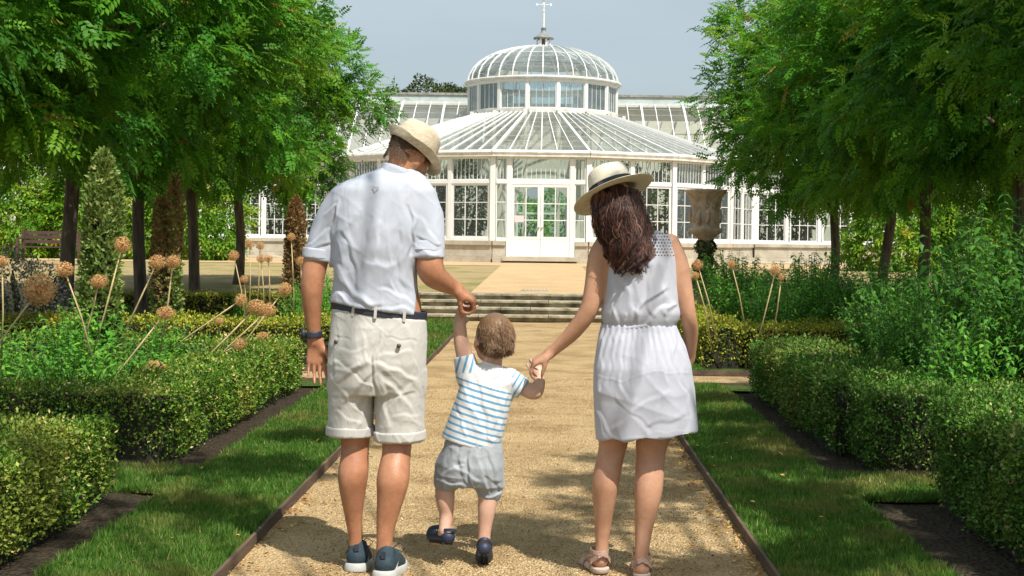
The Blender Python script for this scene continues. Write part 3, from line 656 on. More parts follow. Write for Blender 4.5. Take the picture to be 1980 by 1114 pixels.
# ------------------------------------------------------------------ hedges
def hedge_leaves(x0, x1, y0, y1, z0, z1, dens, leaf, faces='tlrfb', wob=.025):
    """leaf cloud on the chosen faces of a clipped box: t top, l/r -x/+x sides, f near, b far"""
    Cs, Ns = [], []
    def add(n, fx, nor):
        if n <= 0: return
        a, b = rng.random(n), rng.random(n); Cs.append(fx(a, b)); Ns.append(np.tile(np.array(nor, float), (n, 1)))
    w, d, h = x1 - x0, y1 - y0, z1 - z0
    if 't' in faces: add(int(dens * w * d), lambda a, b: np.stack([x0 + a * w, y0 + b * d, np.full_like(a, z1)], 1), (0, 0, 1))
    if 'l' in faces: add(int(dens * h * d), lambda a, b: np.stack([np.full_like(a, x0), y0 + a * d, z0 + b * h], 1), (-1, 0, 0))
    if 'r' in faces: add(int(dens * h * d), lambda a, b: np.stack([np.full_like(a, x1), y0 + a * d, z0 + b * h], 1), (1, 0, 0))
    if 'f' in faces: add(int(dens * h * w), lambda a, b: np.stack([x0 + a * w, np.full_like(a, y0), z0 + b * h], 1), (0, -1, 0))
    if 'b' in faces: add(int(dens * h * w), lambda a, b: np.stack([x0 + a * w, np.full_like(a, y1), z0 + b * h], 1), (0, 1, 0))
    C_ = np.concatenate(Cs); N_ = np.concatenate(Ns); n = len(C_)
    q = lambda f, ph: np.sin(C_[:, 0] * f + ph) * np.sin(C_[:, 1] * f * 1.1 + ph * 2) + np.sin(C_[:, 2] * f * 1.2 + C_[:, 1] * f * .7 + ph) * .7
    bump = wob * (q(4.5, .3) * .9 + q(11, 1.2) * .55 + q(27, 2.2) * .35)
    # round the arrises and tuck the foot in
    cx, cz = (x0 + x1) / 2, z1
    e = .06
    dx = np.minimum(C_[:, 0] - x0, x1 - C_[:, 0]); dy = np.minimum(C_[:, 1] - y0, y1 - C_[:, 1]); dz = z1 - C_[:, 2]
    top = N_[:, 2] > .5
    edge_t = np.where(top, np.clip(1 - np.minimum(dx, dy) / e, 0, 1) ** 2 * .035, 0); C_[:, 2] -= edge_t
    side_in = np.where(~top, np.clip(1 - dz / e, 0, 1) ** 2 * .035 + np.clip(1 - (C_[:, 2] - z0) / .16, 0, 1) ** 2 * .06, 0)
    pit = np.clip(np.sin(C_[:, 0] * 41 + np.sin(C_[:, 2] * 37) * 2) * np.sin(C_[:, 1] * 43 + np.sin(C_[:, 2] * 31 + 2) * 2) * np.sin(C_[:, 2] * 47 + C_[:, 0] * 20), 0, 1); depth = -rng.random(n) ** 1.6 * .08 - pit * .05 + rng.random(n) ** 8 * .05
    C_ = C_ + N_ * (bump + depth - side_in)[:, None] + rng.normal(size=(n, 3)) * .012
    u = nrm(N_ * .55 + rng.normal(size=(n, 3)) * .75 + np.array([0, 0, .35])); nn = nrm(N_ + rng.normal(size=(n, 3)) * .7)
    nn = nrm(nn - u * np.sum(nn * u, 1, keepdims=True))
    L = leaf * rng.uniform(.7, 1.3, n)
    V, Fq = leaf_quads(C_, u, nn, L, L * .6, .12)
    cl = np.sin(C_[:, 0] * 9 + 1) * np.sin(C_[:, 1] * 8) * np.sin(C_[:, 2] * 13 + C_[:, 0] * 5)
    var = np.clip(rng.beta(1.7, 2.2, n) + cl * .16 + (rng.random(n) < .09) * .45 - .06, 0, 1)
    return V, Fq, np.repeat(var, 4)
def hedge(name, boxes, label, m, z1=.46, group='clipped box hedges round the flower beds', core=CORE):
    """boxes: (x0,x1,y0,y1,z1,density,leaf,faces)"""
    x0 = min(b[0] for b in boxes); x1 = max(b[1] for b in boxes); y0 = min(b[2] for b in boxes)
    Vs, Fs, As, n = [], [], [], 0
    for (a, b, c, d, h, dens, leaf, faces) in boxes:
        V, Fq, va = hedge_leaves(a, b, c, d, .03, h, dens, leaf, faces); Vs.append(V); Fs.append(Fq + n); As.append(va); n += len(V)
    nl = sum(len(f) for f in Fs)
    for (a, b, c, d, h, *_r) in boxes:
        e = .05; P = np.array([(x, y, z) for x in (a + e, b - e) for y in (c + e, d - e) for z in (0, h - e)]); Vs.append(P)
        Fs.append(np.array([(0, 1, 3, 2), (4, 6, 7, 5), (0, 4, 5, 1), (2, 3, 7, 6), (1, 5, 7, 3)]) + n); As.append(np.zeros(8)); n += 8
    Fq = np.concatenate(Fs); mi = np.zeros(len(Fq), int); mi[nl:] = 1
    V = np.concatenate(Vs)
    o = np_mesh(name, V, Fq, [m, core], attr={'var': np.concatenate(As)}, midx=mi, origin=((x0 + x1) / 2, y0, 0))
    return tag(o, label, 'hedge', group)
D1, D2, D3 = 16500, 9500, 3300
hedge('box_hedge', [(-3.3, -2.14, 5.2, 7.1, .45, D1, .021, 'tr')], 'nearest box hedge on the left, a clipped block cut by the photo corner', HEDGELEAF)
hedge('box_hedge', [(-4.8, -2.14, 8.42, 8.98, .44, D2, .022, 'tfr'), (-2.66, -2.14, 8.98, 12.6, .45, D2, .024, 'tr'), (-6, -2.66, 12.1, 12.6, .45, 2500, .035, 'tf')],
      'L-shaped box hedge on the left running along the lawn to the man\'s hand', HEDGELEAF)
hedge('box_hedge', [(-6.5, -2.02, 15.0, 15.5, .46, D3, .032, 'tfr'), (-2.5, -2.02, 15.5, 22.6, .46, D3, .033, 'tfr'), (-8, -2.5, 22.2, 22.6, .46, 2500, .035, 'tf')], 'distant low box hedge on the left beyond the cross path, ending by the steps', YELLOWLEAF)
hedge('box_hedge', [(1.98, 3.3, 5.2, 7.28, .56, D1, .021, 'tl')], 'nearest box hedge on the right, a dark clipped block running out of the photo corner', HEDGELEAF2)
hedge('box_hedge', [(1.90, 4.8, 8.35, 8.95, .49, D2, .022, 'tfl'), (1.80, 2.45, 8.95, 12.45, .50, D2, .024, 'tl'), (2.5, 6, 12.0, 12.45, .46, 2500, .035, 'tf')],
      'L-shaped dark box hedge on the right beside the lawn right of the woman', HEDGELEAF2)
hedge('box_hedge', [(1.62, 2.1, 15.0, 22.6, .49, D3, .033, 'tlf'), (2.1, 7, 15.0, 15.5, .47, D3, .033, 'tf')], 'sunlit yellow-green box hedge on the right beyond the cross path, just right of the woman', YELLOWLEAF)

# ------------------------------------------------------------------ lawn grass, gravel stones, fallen leaves
GRASS = leafmat('grass_blade', [(0, (.04, .11, .014)), (.5, (.085, .2, .028)), (.85, (.16, .28, .05)), (1, (.38, .33, .13))], .35, .5, patch=(.27, .24, .075), pscale=1.6)
def grass(name, x0, x1, y0, y1, n, h, z, label=None):
    a = rng.random(n) ** 1.5; C_ = np.stack([rng.uniform(x0, x1, n), y0 + (y1 - y0) * a, np.full(n, z)], 1)
    tuft = np.sin(C_[:, 0] * 23 + np.sin(C_[:, 1] * 9) * 2) * np.sin(C_[:, 1] * 19)
    hh = h * rng.uniform(.5, 1.25, n) * (1 + .35 * tuft)
    d = nrm(np.stack([rng.normal(size=n) * .45, rng.normal(size=n) * .45, np.ones(n)], 1)); w = nrm(np.cross(d, rdir(n))) * (.0022 + .0008 * C_[:, 1:2] * .5)
    V = np.stack([C_ - w, C_ + w, C_ + d * hh[:, None]], 1).reshape(-1, 3); Fq = np.arange(len(V)).reshape(-1, 3)
    var = np.clip(rng.beta(2, 2.5, n) + (rng.random(n) < .05) * .5, 0, 1)
    o = np_mesh(name, V, Fq, GRASS, attr={'var': np.repeat(var, 3)}); tag(o, label, 'grass', kind='stuff')
grass('grass', -1.94, XL - .02, 5.2, 13.1, 85000, .044, .022, 'mown green grass of the strip between left hedges and path')
grass('grass', XR + .02, 1.63, 5.2, 13.1, 85000, .044, .022, 'mown green grass of the strip between right hedges and path')
grass('grass', -3.6, -1.94, 7.33, 8.14, 17000, .045, .02, 'grass in the gap between the two left hedges')
grass('grass', 1.63, 3.6, 7.33, 8.14, 17000, .045, .02, 'grass in the gap between the two right hedges')
grass('grass', -2.0, XL - .02, 14.4, 23.2, 15000, .05, .022, 'grass of the left strip beyond the cross path')
grass('grass', XR + .02, 1.63, 14.4, 23.2, 15000, .05, .022, 'grass of the right strip beyond the cross path')

PEB = leafmat('pebble', [(0, (.10, .06, .03)), (.38, (.32, .21, .10)), (.68, (.60, .43, .23)), (.92, (.72, .56, .34)), (1, (.74, .68, .56))], 0, .8)
def pebbles(name, n, x0, x1, y0, y1, r0, label):
    a = rng.random(n) ** 1.7; C_ = np.stack([rng.uniform(x0, x1, n), y0 + (y1 - y0) * a, np.full(n, .001)], 1)
    r = r0 * rng.uniform(.5, 1.3, n)[:, None]; A = rdir(n) * np.array([1, 1, .3]); A = nrm(A); B = nrm(np.cross(A, np.array([0, 0, 1.]) + .3 * rdir(n))); Cc = np.cross(A, B)
    P = [C_ + A * r, C_ + B * r * .8, C_ - A * r, C_ - B * r * .8, C_ + Cc * r * .6, C_ - Cc * r * .6]
    V = np.stack(P, 1).reshape(-1, 3); o = np.arange(n)[:, None, None] * 6
    T = np.array([(0, 1, 4), (1, 2, 4), (2, 3, 4), (3, 0, 4)])[None]
    ob = np_mesh(name, V, (T + o).reshape(-1, 3), PEB, attr={'var': np.repeat(np.clip(rng.beta(2.2, 1.8, n), 0, 1), 6)}); tag(ob, label, 'gravel', kind='stuff')
pebbles('loose_gravel', 40000, XL + .02, XR - .02, 5.2, 14, .0044, 'loose tan gravel stones lying on the path')

LITTER = leafmat('fallen_leaf', [(0, (.2, .1, .04)), (.4, (.42, .22, .07)), (.75, (.6, .38, .1)), (1, (.62, .5, .16))], .2, .7)
def litter(label, pts, s):
    n = len(pts); u = nrm(rng.normal(size=(n, 3)) * np.array([1, 1, .25])); nn = nrm(np.array([0, 0, 1.]) + rng.normal(size=(n, 3)) * .35); nn = nrm(nn - u * np.sum(nn * u, 1, keepdims=True))
    L = s * rng.uniform(.5, 1.4, n); V, Fq = leaf_quads(pts, u, nn, L, L * .55, .2)
    o = np_mesh('fallen_leaves', V, Fq, LITTER, attr={'var': np.repeat(rng.random(n), 4)}); tag(o, label, 'leaves', kind='stuff')
n = 1500; e = rng.exponential(.07, n); side = rng.random(n) < .68
litter('dry yellow and brown leaves drifted against the path edging', np.stack([np.where(side, XR - .02 - e, XL + .02 + e), rng.uniform(5, 14, n), np.full(n, .008)], 1), .024)
n = 340; litter('a few yellow leaves scattered on the lawn strips and gravel', np.stack([rng.uniform(-1.9, 1.6, n), rng.uniform(5.2, 13, n), np.full(n, .055)], 1)[lambda a: (a[:, 0] < XL) | (a[:, 0] > XR)] if False else (lambda a: a[(a[:, 0] < XL - .03) | (a[:, 0] > XR + .03)])(np.stack([rng.uniform(-1.9, 1.6, n), rng.uniform(5.2, 13, n), np.full(n, .055)], 1)), .03)
n = 260; litter('twigs and dark leaf scraps lying on the gravel', np.stack([rng.uniform(XL, XR, n), rng.uniform(5.2, 12, n), np.full(n, .009)], 1), .018)

# ------------------------------------------------------------------ herbaceous plants
STEM = mat('green_stem', (.08, .14, .04), .7, var=.3)
def herb_mesh(name, rx, ry, hgt, nst, seed, leaf=.075, lat=9, droop=.35, m=HERBLEAF, parent=None, base=(0, 0, 0), spread=.5):
    """bushy perennial: many leaning stems with whorled pointed leaves"""
    g = np.random.default_rng(seed); C_, U, Nn, L = [], [], [], []; mb = MB()
    for i in range(nst):
        a = g.uniform(0, 2 * math.pi); r_ = math.sqrt(g.random()); bx, by = rx * .6 * r_ * math.cos(a), ry * .6 * r_ * math.sin(a)
        h = hgt * g.uniform(.65, 1.08) * (1 - .25 * r_ * r_); lx, ly = bx * spread / .6 + g.normal() * .06, by * spread / .6 + g.normal() * .06
        pts = [np.array([bx + lx * t * t, by + ly * t * t, h * t]) for t in (0, .35, .7, 1)]
        mb.tube(pts, [.006, .005, .004, .002], 4, cap=False)
        nl = int(lat * h / .5) + 3
        for j in range(nl):
            t = .18 + .82 * (j + g.random() * .5) / nl; p = np.array([bx + lx * t * t, by + ly * t * t, h * t]); q = j * 2.4 + g.random()
            for w in (0, math.pi):
                C_.append(p); dr = g.uniform(-.3, .45); U.append((math.cos(q + w), math.sin(q + w), dr)); Nn.append((g.normal() * .25, g.normal() * .25, 1)); L.append(leaf * g.uniform(.6, 1.25) * (1.15 - .5 * t))
    C_ = np.array(C_); U = nrm(np.array(U)); Nn = nrm(np.array(Nn)); Nn = nrm(Nn - U * np.sum(Nn * U, 1, keepdims=True)); L = np.array(L)
    # two-segment leaves: they arch down toward the tip
    v = nrm(np.cross(Nn, U)); W = (L * .42)[:, None]; Lc = L[:, None]; dn = np.array([0, 0, -1.])
    p0 = C_; m1 = C_ + U * Lc * .4 + Nn * Lc * .04; p3 = C_ + U * Lc * .95 + dn * Lc * droop
    a1, b1 = m1 + v * W / 2 + dn * Lc * .05, m1 - v * W / 2 + dn * Lc * .05
    V = np.stack([p0, a1, m1, b1, p3], 1).reshape(-1, 3); o5 = np.arange(len(C_))[:, None, None] * 5
    T = (np.array([(0, 1, 2), (0, 2, 3), (1, 4, 2), (2, 4, 3)])[None] + o5).reshape(-1, 3)
    var = np.repeat(np.clip(g.beta(2, 2.4, len(C_)), 0, 1), 5)
    return V, T, var, mb
_hp = {}
def herb_proto(key, *a, **k):
    V, T, var, mb = herb_mesh('foliage', *a, **k)
    m = k.get('m', HERBLEAF)
    o = np_mesh('foliage', V, T, m, attr={'var': var}); s = mb.build('stems', STEM)
    _hp[key] = (o.data, s.data); bpy.data.objects.remove(o); bpy.data.objects.remove(s)
herb_proto('tall0', .55, .5, 1.25, 70, 1, .105, 9); herb_proto('tall1', .55, .5, 1.1, 70, 2, .10, 9)
herb_proto('mid0', .45, .45, .82, 46, 3, .10, 9); herb_proto('mid1', .45, .45, .7, 46, 4, .095, 9)
HERBDARK = leafmat('shade_toned_perennial_leaf', [(0, (.03, .12, .015)), (.5, (.065, .22, .025)), (.85, (.14, .34, .04)), (1, (.24, .42, .06))], .42, .45)  # perennial leaf darkened, the right bed's shade mixed into its colour
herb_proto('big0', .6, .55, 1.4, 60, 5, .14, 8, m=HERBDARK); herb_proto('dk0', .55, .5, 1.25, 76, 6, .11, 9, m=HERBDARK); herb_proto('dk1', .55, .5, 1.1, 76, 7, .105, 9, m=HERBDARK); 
HB = []
ORD = ['first', 'second', 'third', 'fourth', 'fifth', 'sixth', 'seventh', 'eighth', 'ninth', 'tenth', 'eleventh', 'twelfth', 'thirteenth', 'fourteenth']
def name_herbs(items, what):
    items = sorted(items, key=lambda t: t.location.y); n = len(items); rows = [('front', items[:n // 3]), ('middle', items[n // 3:2 * n // 3]), ('back', items[2 * n // 3:])]
    for rn, row in rows:
        for k_, t in enumerate(sorted(row, key=lambda t: abs(t.location.x))): t['label'] = '%s, %s row, %s from the path' % (what, rn, ORD[k_])
def herb(key, x, y, rot, s, label, group, sz=1.0, name='leafy_plant'):
    t = empty(name, (x, y, gz(x, y)), label, 'plant', group)
    a, b = _hp[key]
    for nm, me in (('foliage', a), ('stems', b)):
        o = bpy.data.objects.new(nm, me); COL.objects.link(o); o.parent = t; o.rotation_euler = (0, 0, rot); o.scale = (s, s, s * sz)
    HB.append(t); return t
k = 0
gl = 'leafy perennials in the left bed'
for (x, y, key, s) in [(-3.15, 9.4, 'mid1', .85), (-3.9, 9.6, 'mid0', .9), (-3.3, 10.2, 'mid0', .95), (-4.1, 10.6, 'mid1', 1.0), (-3.0, 11.0, 'mid1', .8), (-3.7, 11.4, 'mid0', 1.0), (-4.6, 10.0, 'mid0', 1.05), (-4.7, 11.4, 'mid1', 1.1), (-3.2, 11.8, 'mid0', .8), (-4.3, 9.3, 'mid1', .9)]:
    herb(key, x, y, k * 1.3, s, 'fresh green leafy perennial growing behind the left box hedge under the allium heads', gl); k += 1
for (x, y, s) in [(-4.4, 17, .42), (-3.6, 18, .5), (-3.0, 19, .6), (-3.5, 20, .6), (-3.2, 21, .8), (-5.4, 18.5, .4), (-2.9, 17.2, .5), (-4.6, 21.5, .5), (-3.1, 22.0, .95), (-2.85, 20.6, .8), (-3.7, 21.8, .7)]:
    herb('mid0', x, y, k * 1.3, s, 'distant leafy perennial in the far left bed', 'leafy perennials in the far left bed', 1.3); k += 1
gr = 'tall leafy perennials in the near right bed'
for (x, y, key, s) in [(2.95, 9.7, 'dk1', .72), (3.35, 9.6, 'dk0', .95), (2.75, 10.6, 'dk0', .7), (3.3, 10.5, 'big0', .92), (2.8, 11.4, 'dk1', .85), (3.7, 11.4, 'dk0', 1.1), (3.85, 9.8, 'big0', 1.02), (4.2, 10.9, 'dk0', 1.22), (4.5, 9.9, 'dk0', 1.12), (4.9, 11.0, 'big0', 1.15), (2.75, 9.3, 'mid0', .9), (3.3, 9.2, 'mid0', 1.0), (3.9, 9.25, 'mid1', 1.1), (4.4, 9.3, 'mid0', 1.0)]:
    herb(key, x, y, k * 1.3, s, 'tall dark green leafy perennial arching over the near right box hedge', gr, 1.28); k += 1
for (x, y, s) in [(2.7, 16.2, .95), (3.3, 17.0, 1.0), (4.0, 16.4, 1.05), (4.7, 17.3, 1.05), (2.6, 17.8, 1.0), (3.5, 18.6, 1.1), (4.4, 19, 1.1), (2.7, 19.8, 1.05), (3.6, 20.8, 1.1), (5.4, 18.4, 1.1), (5.0, 20.5, 1.15), (2.8, 21.6, 1.05), (6.2, 19.5, 1.1), (6.0, 16.8, 1.0)]:
    herb('tall1' if k % 2 else 'tall0', x, y, k * 1.3, s, 'sunlit leafy perennial in the bed between the urn and the yellow-green hedge', 'leafy perennials in the far right bed', .95); k += 1

for gname, what in (('leafy perennials in the left bed', 'fresh green leafy plant in the left bed'), ('leafy perennials in the far left bed', 'leafy plant in the far left bed'), ('tall leafy perennials in the near right bed', 'tall green plant in the near right bed'), ('leafy perennials in the far right bed', 'leafy plant in the far right bed')):
    name_herbs([t for t in HB if t['group'] == gname], what)
# leafy topiary columns
def column(px, pytop, Y, wpx, m, label, seed, split=False):
    p = at(px, pytop, Y); zt = p[2]; x = p[0]; w = wpx * Y / F / 2; b = gz(x, Y)
    g = np.random.default_rng(seed); n = 6500
    z = g.random(n) ** .85; a = g.uniform(0, 2 * math.pi, n)
    rr = w * (1 - .15 * z) * np.clip((1 - z) * 5, .0, 1) ** .6 * (.85 + .15 * np.sin(a * 3 + z * 9) + .08 * np.sin(a * 7 + z * 23)) * g.uniform(.72, 1.06, n)
    if split:
        s = np.where(g.random(n) < .5, -1, 1); up = z > .55
        rr = np.where(up, rr * .55, rr); ox = np.where(up, s * w * .42, 0); z = np.where(up & (s < 0), .55 + (z - .55) * .72, z)
    else: ox = 0
    C_ = np.stack([x + ox + rr * np.cos(a), Y + rr * np.sin(a), b + .05 + z * (zt - b)], 1); out = np.stack([np.cos(a), np.sin(a), .2 + 0 * a], 1)
    u = nrm(out * .6 + rng.normal(size=(n, 3)) * .5 + np.array([0, 0, .5])); nn = nrm(out + rng.normal(size=(n, 3)) * .7); nn = nrm(nn - u * np.sum(nn * u, 1, keepdims=True))
    L = .052 * g.uniform(.7, 1.3, n); V, Fq = leaf_quads(C_, u, nn, L, L * .55, .1)
    var = np.repeat(np.clip(g.beta(2, 2.2, n), 0, 1), 4)
    t = empty('topiary_column', (x, Y, b), label, 'shrub', 'leafy upright columns in the left garden')
    mi = np.zeros(len(Fq), int)
    if split: mi = ((C_[:, 2] > b + (zt - b) * (.55 + .25 * np.sin(C_[:, 0] * 9))) & (g.random(n) < .75)).astype(int)
    np_mesh('foliage', V, Fq, [m, REDLEAF] if split else m, t, attr={'var': var}, midx=mi)
    MB().tube([(x, Y, b - .05), (x, Y, b + (zt - b) * .85)], [.05, .015], 6).add([], []).build('stem', BARK, t)
    c = MB(); prof = [(w * .66, b + .1), (w * .72, b + (zt - b) * .3), (w * .5, b + (zt - b) * (.5 if split else .75)), (.01, b + (zt - b) * (.6 if split else .9))]; c.lathe(prof, (x, Y, 0), 10); c.build('shade_dark_core', CORE, t)
column(200, 306, 11.7, 84, COLLEAF, 'tall green leafy column between the two leftmost trunks', 1)
column(325, 350, 16.2, 62, COLLEAF, 'twin-topped leafy column browned by die-back beside the leaning trunk', 2, True)
column(572, 388, 22.4, 42, REDLEAF, 'small rust-brown dying column beside the man\'s left sleeve', 3)

# wisteria-covered walls and background shrubs
def bush(name, boxes, m, label, leaf=.16, dens=110, group=None, cat='shrub', seed=5, pin=True):
    g = np.random.default_rng(seed); Cs = []; O = []
    for (cx, cy, cz, rx, ry, rz, k_) in boxes:
        nn_ = int(dens * k_); d = nrm(g.normal(size=(nn_, 3))); d[:, 1] = np.where(g.random(nn_) < .8, -abs(d[:, 1]), d[:, 1])
        lump = 1 + .12 * np.sin(d[:, 0] * 6 + cx) * np.sin(d[:, 2] * 5) + .06 * np.sin(d[:, 0] * 15) * np.sin(d[:, 2] * 13 + cy)
        Cs.append(np.array([cx, cy, cz]) + d * np.array([rx, ry, rz]) * (lump * g.uniform(.82, 1.04, nn_))[:, None]); O.append(d)
    C_ = np.concatenate(Cs); O = np.concatenate(O); n = len(C_)
    u = nrm(O * .6 + g.normal(size=(n, 3)) * .5 + np.array([0, 0, -.3])); nr = nrm(O + np.array([0, 0, .6]) + g.normal(size=(n, 3)) * .4); nr = nrm(nr - u * np.sum(nr * u, 1, keepdims=True))
    tone = np.clip(g.beta(2, 2.2, n) + .15 * np.sin(C_[:, 0] * 2.3) * np.sin(C_[:, 2] * 3), 0, 1)
    if pin:
        V, Fq, k_ = pinnate(C_, u, nr, leaf * g.uniform(.7, 1.3, n), 3, .42); var = np.repeat(np.tile(tone, k_), 4)
    else:
        L = leaf * g.uniform(.7, 1.3, n); V, Fq = leaf_quads(C_, u, nr, L, L * .55, .1); var = np.repeat(tone, 4)
    b0 = boxes[0]; t = empty(name, (b0[0], b0[1], gz(b0[0], b0[1])), label, cat, group)
    np_mesh('foliage', V, Fq, m, t, attr={'var': var})
    mb = MB()
    for (cx, cy, cz, rx, ry, rz, k_) in boxes:
        base = gz(cx, cy)
        for q in range(5):
            mb.tube([(cx + (q - 2) * .12, cy, base), (cx + (q - 2) * rx * .25, cy, cz), (cx + (q - 2) * rx * .38, cy - ry * .4, cz + rz * .6)], [.05, .035, .012], 5)
    mb.build('branches', BARK, t)
    return t
WL = [(-10.9 - 1.9 * k, 44.6 + .3 * math.sin(k), 1.75, 1.45, .9, 1.5 + .12 * math.sin(k * 2.1), 34) for k in range(8)]
for k in range(0, 8, 2): bush('wisteria_shrub', WL[k:k + 2], WISTLEAF, ['bright green wisteria bank just left of the conservatory windows', 'bright wisteria bank seen between the slim leaning trunk and the brown column', 'bright wisteria bank behind the green leafy column', 'bright wisteria bank at the left edge behind the bench'][k // 2], .36, 44, 'bright wisteria banks on the left', seed=k + 5)
WR = [(10.3 + 2.0 * k, 41.5 + .4 * math.sin(k), 1.55, 1.5, .9, 1.45 + .12 * math.sin(k * 2.4), 34) for k in range(6)]
for k in range(0, 6, 2): bush('wisteria_shrub', WR[k:k + 2], WISTLEAF, ['sunlit yellow-green shrub bank right of the trunk behind the urn', 'sunlit yellow-green shrub bank behind the straight dark trunk on the right', 'sunlit yellow-green shrub bank at the right edge under the tree crowns'][k // 2], .36, 44, 'sunlit shrub banks on the right', seed=k + 25)
# camellias inside the glass
CAM = [(-6.2, 50.9, 'behind the leftmost bow windows'), (-4.5, 49.2, 'behind the second pair of bow windows'), (-2.9, 48.3, 'left of the door sidelight'), (2.6, 48.3, 'right of the door sidelight'), (4.1, 49.2, 'behind the bow windows right of the woman'), (5.9, 50.9, 'behind the rightmost bow windows'), (-10.2, 53.4, 'in the left wing behind the slim trunks'), (-12.6, 53.4, 'far along the left wing'), (9.2, 53.4, 'in the right wing behind the urn'), (11.6, 53.4, 'far along the right wing'), (-8.2, 53.2, 'where the left wing meets the bow'), (7.6, 53.2, 'where the right wing meets the bow')]
for k, (x, y, w) in enumerate(CAM):
    bush('camellia_bush', [(x, y, 2.3, .85, .6, 1.75, 26)], DARKLEAF, 'dark camellia bush inside the glasshouse ' + w, .15, 110, 'camellias inside the glasshouse', pin=False, seed=60 + k)
bush('holm_oak', [(-6.5, 78, 8.3, 1.9, 1.6, 1.75, 60), (-4.9, 78.6, 8.4, 1.4, 1.4, 1.4, 40), (-8.9, 80, 8.2, 1.2, 1.0, 1.5, 30), (-6.0, 78, 6.6, 2.3, 1.6, 1.8, 40)], DARKLEAF, 'dark round-topped oak rising behind the roof left of the dome', .2, 60, None, 'tree', 99, pin=False)
bush('garden_shrub', [(-1.5, 64, 2.0, 1.6, 1, 1.5, 40), (1.2, 66, 2.4, 1.8, 1, 1.6, 40)], HERBLEAF, 'green shrubs seen through the glass doors beyond the building', .2, 60, None, 'shrub', 98, pin=False)
# pale aster mass at the far left
ASTER = leafmat('pale_aster', [(0, (.12, .18, .07)), (.5, (.2, .26, .12)), (.6, (.6, .5, .52)), (1, (.75, .66, .7))], .3, .6)
for k, (x, y) in enumerate([(-6.6, 16.0), (-7.4, 17.0), (-5.9, 15.9), (-6.9, 18.6)]):
    bush('aster_clump', [(x, y, .5, .65, .5, .62, 16)], ASTER, 'clump of faded pink-grey asters at the left edge, %s' % ['nearest the big allium head', 'leftmost of the four', 'nearest the first trunk', 'furthest back of the four'][k], .045, 160, 'faded aster clumps on the left', 'plant', 70 + k, pin=False)

# ------------------------------------------------------------------ allium seed heads
ALL = leafmat('dry_allium', [(0, (.42, .24, .09)), (.5, (.66, .42, .18)), (1, (.8, .6, .32))], .25, .7)
STALK = mat('straw_stalk', (.66, .52, .27), .7, col2=(.45, .33, .16), vscale=12)
def allium_head(seed):
    g = np.random.default_rng(seed); n = 520; d = nrm(g.normal(size=(n, 3))); r_ = g.uniform(.78, 1.05, n)
    tip = d * r_[:, None]; s1 = nrm(np.cross(d, rdir(n))) * .012; Vs = [np.stack([d * .05 - s1, d * .05 + s1, tip * .95], 1).reshape(-1, 3)]; Fs = [np.arange(3 * n).reshape(-1, 3)]
    k0 = 3 * n; 
    for j in range(5):
        w = nrm(d * .35 + nrm(np.cross(d, rdir(n))) * .9); sd2 = nrm(np.cross(w, d)) * .028
        Vs.append(np.stack([tip * .93 - sd2, tip * .93 + sd2, tip * .95 + w * .13], 1).reshape(-1, 3)); Fs.append(np.arange(3 * n).reshape(-1, 3) + k0); k0 += 3 * n
    V = np.concatenate(Vs); var = np.repeat(np.tile(g.beta(2, 2, n), 6), 3)
    o = np_mesh('seed_head', V, np.concatenate(Fs), ALL, attr={'var': var}); me = o.data; bpy.data.objects.remove(o); return me
AH = [allium_head(s) for s in (1, 2)]
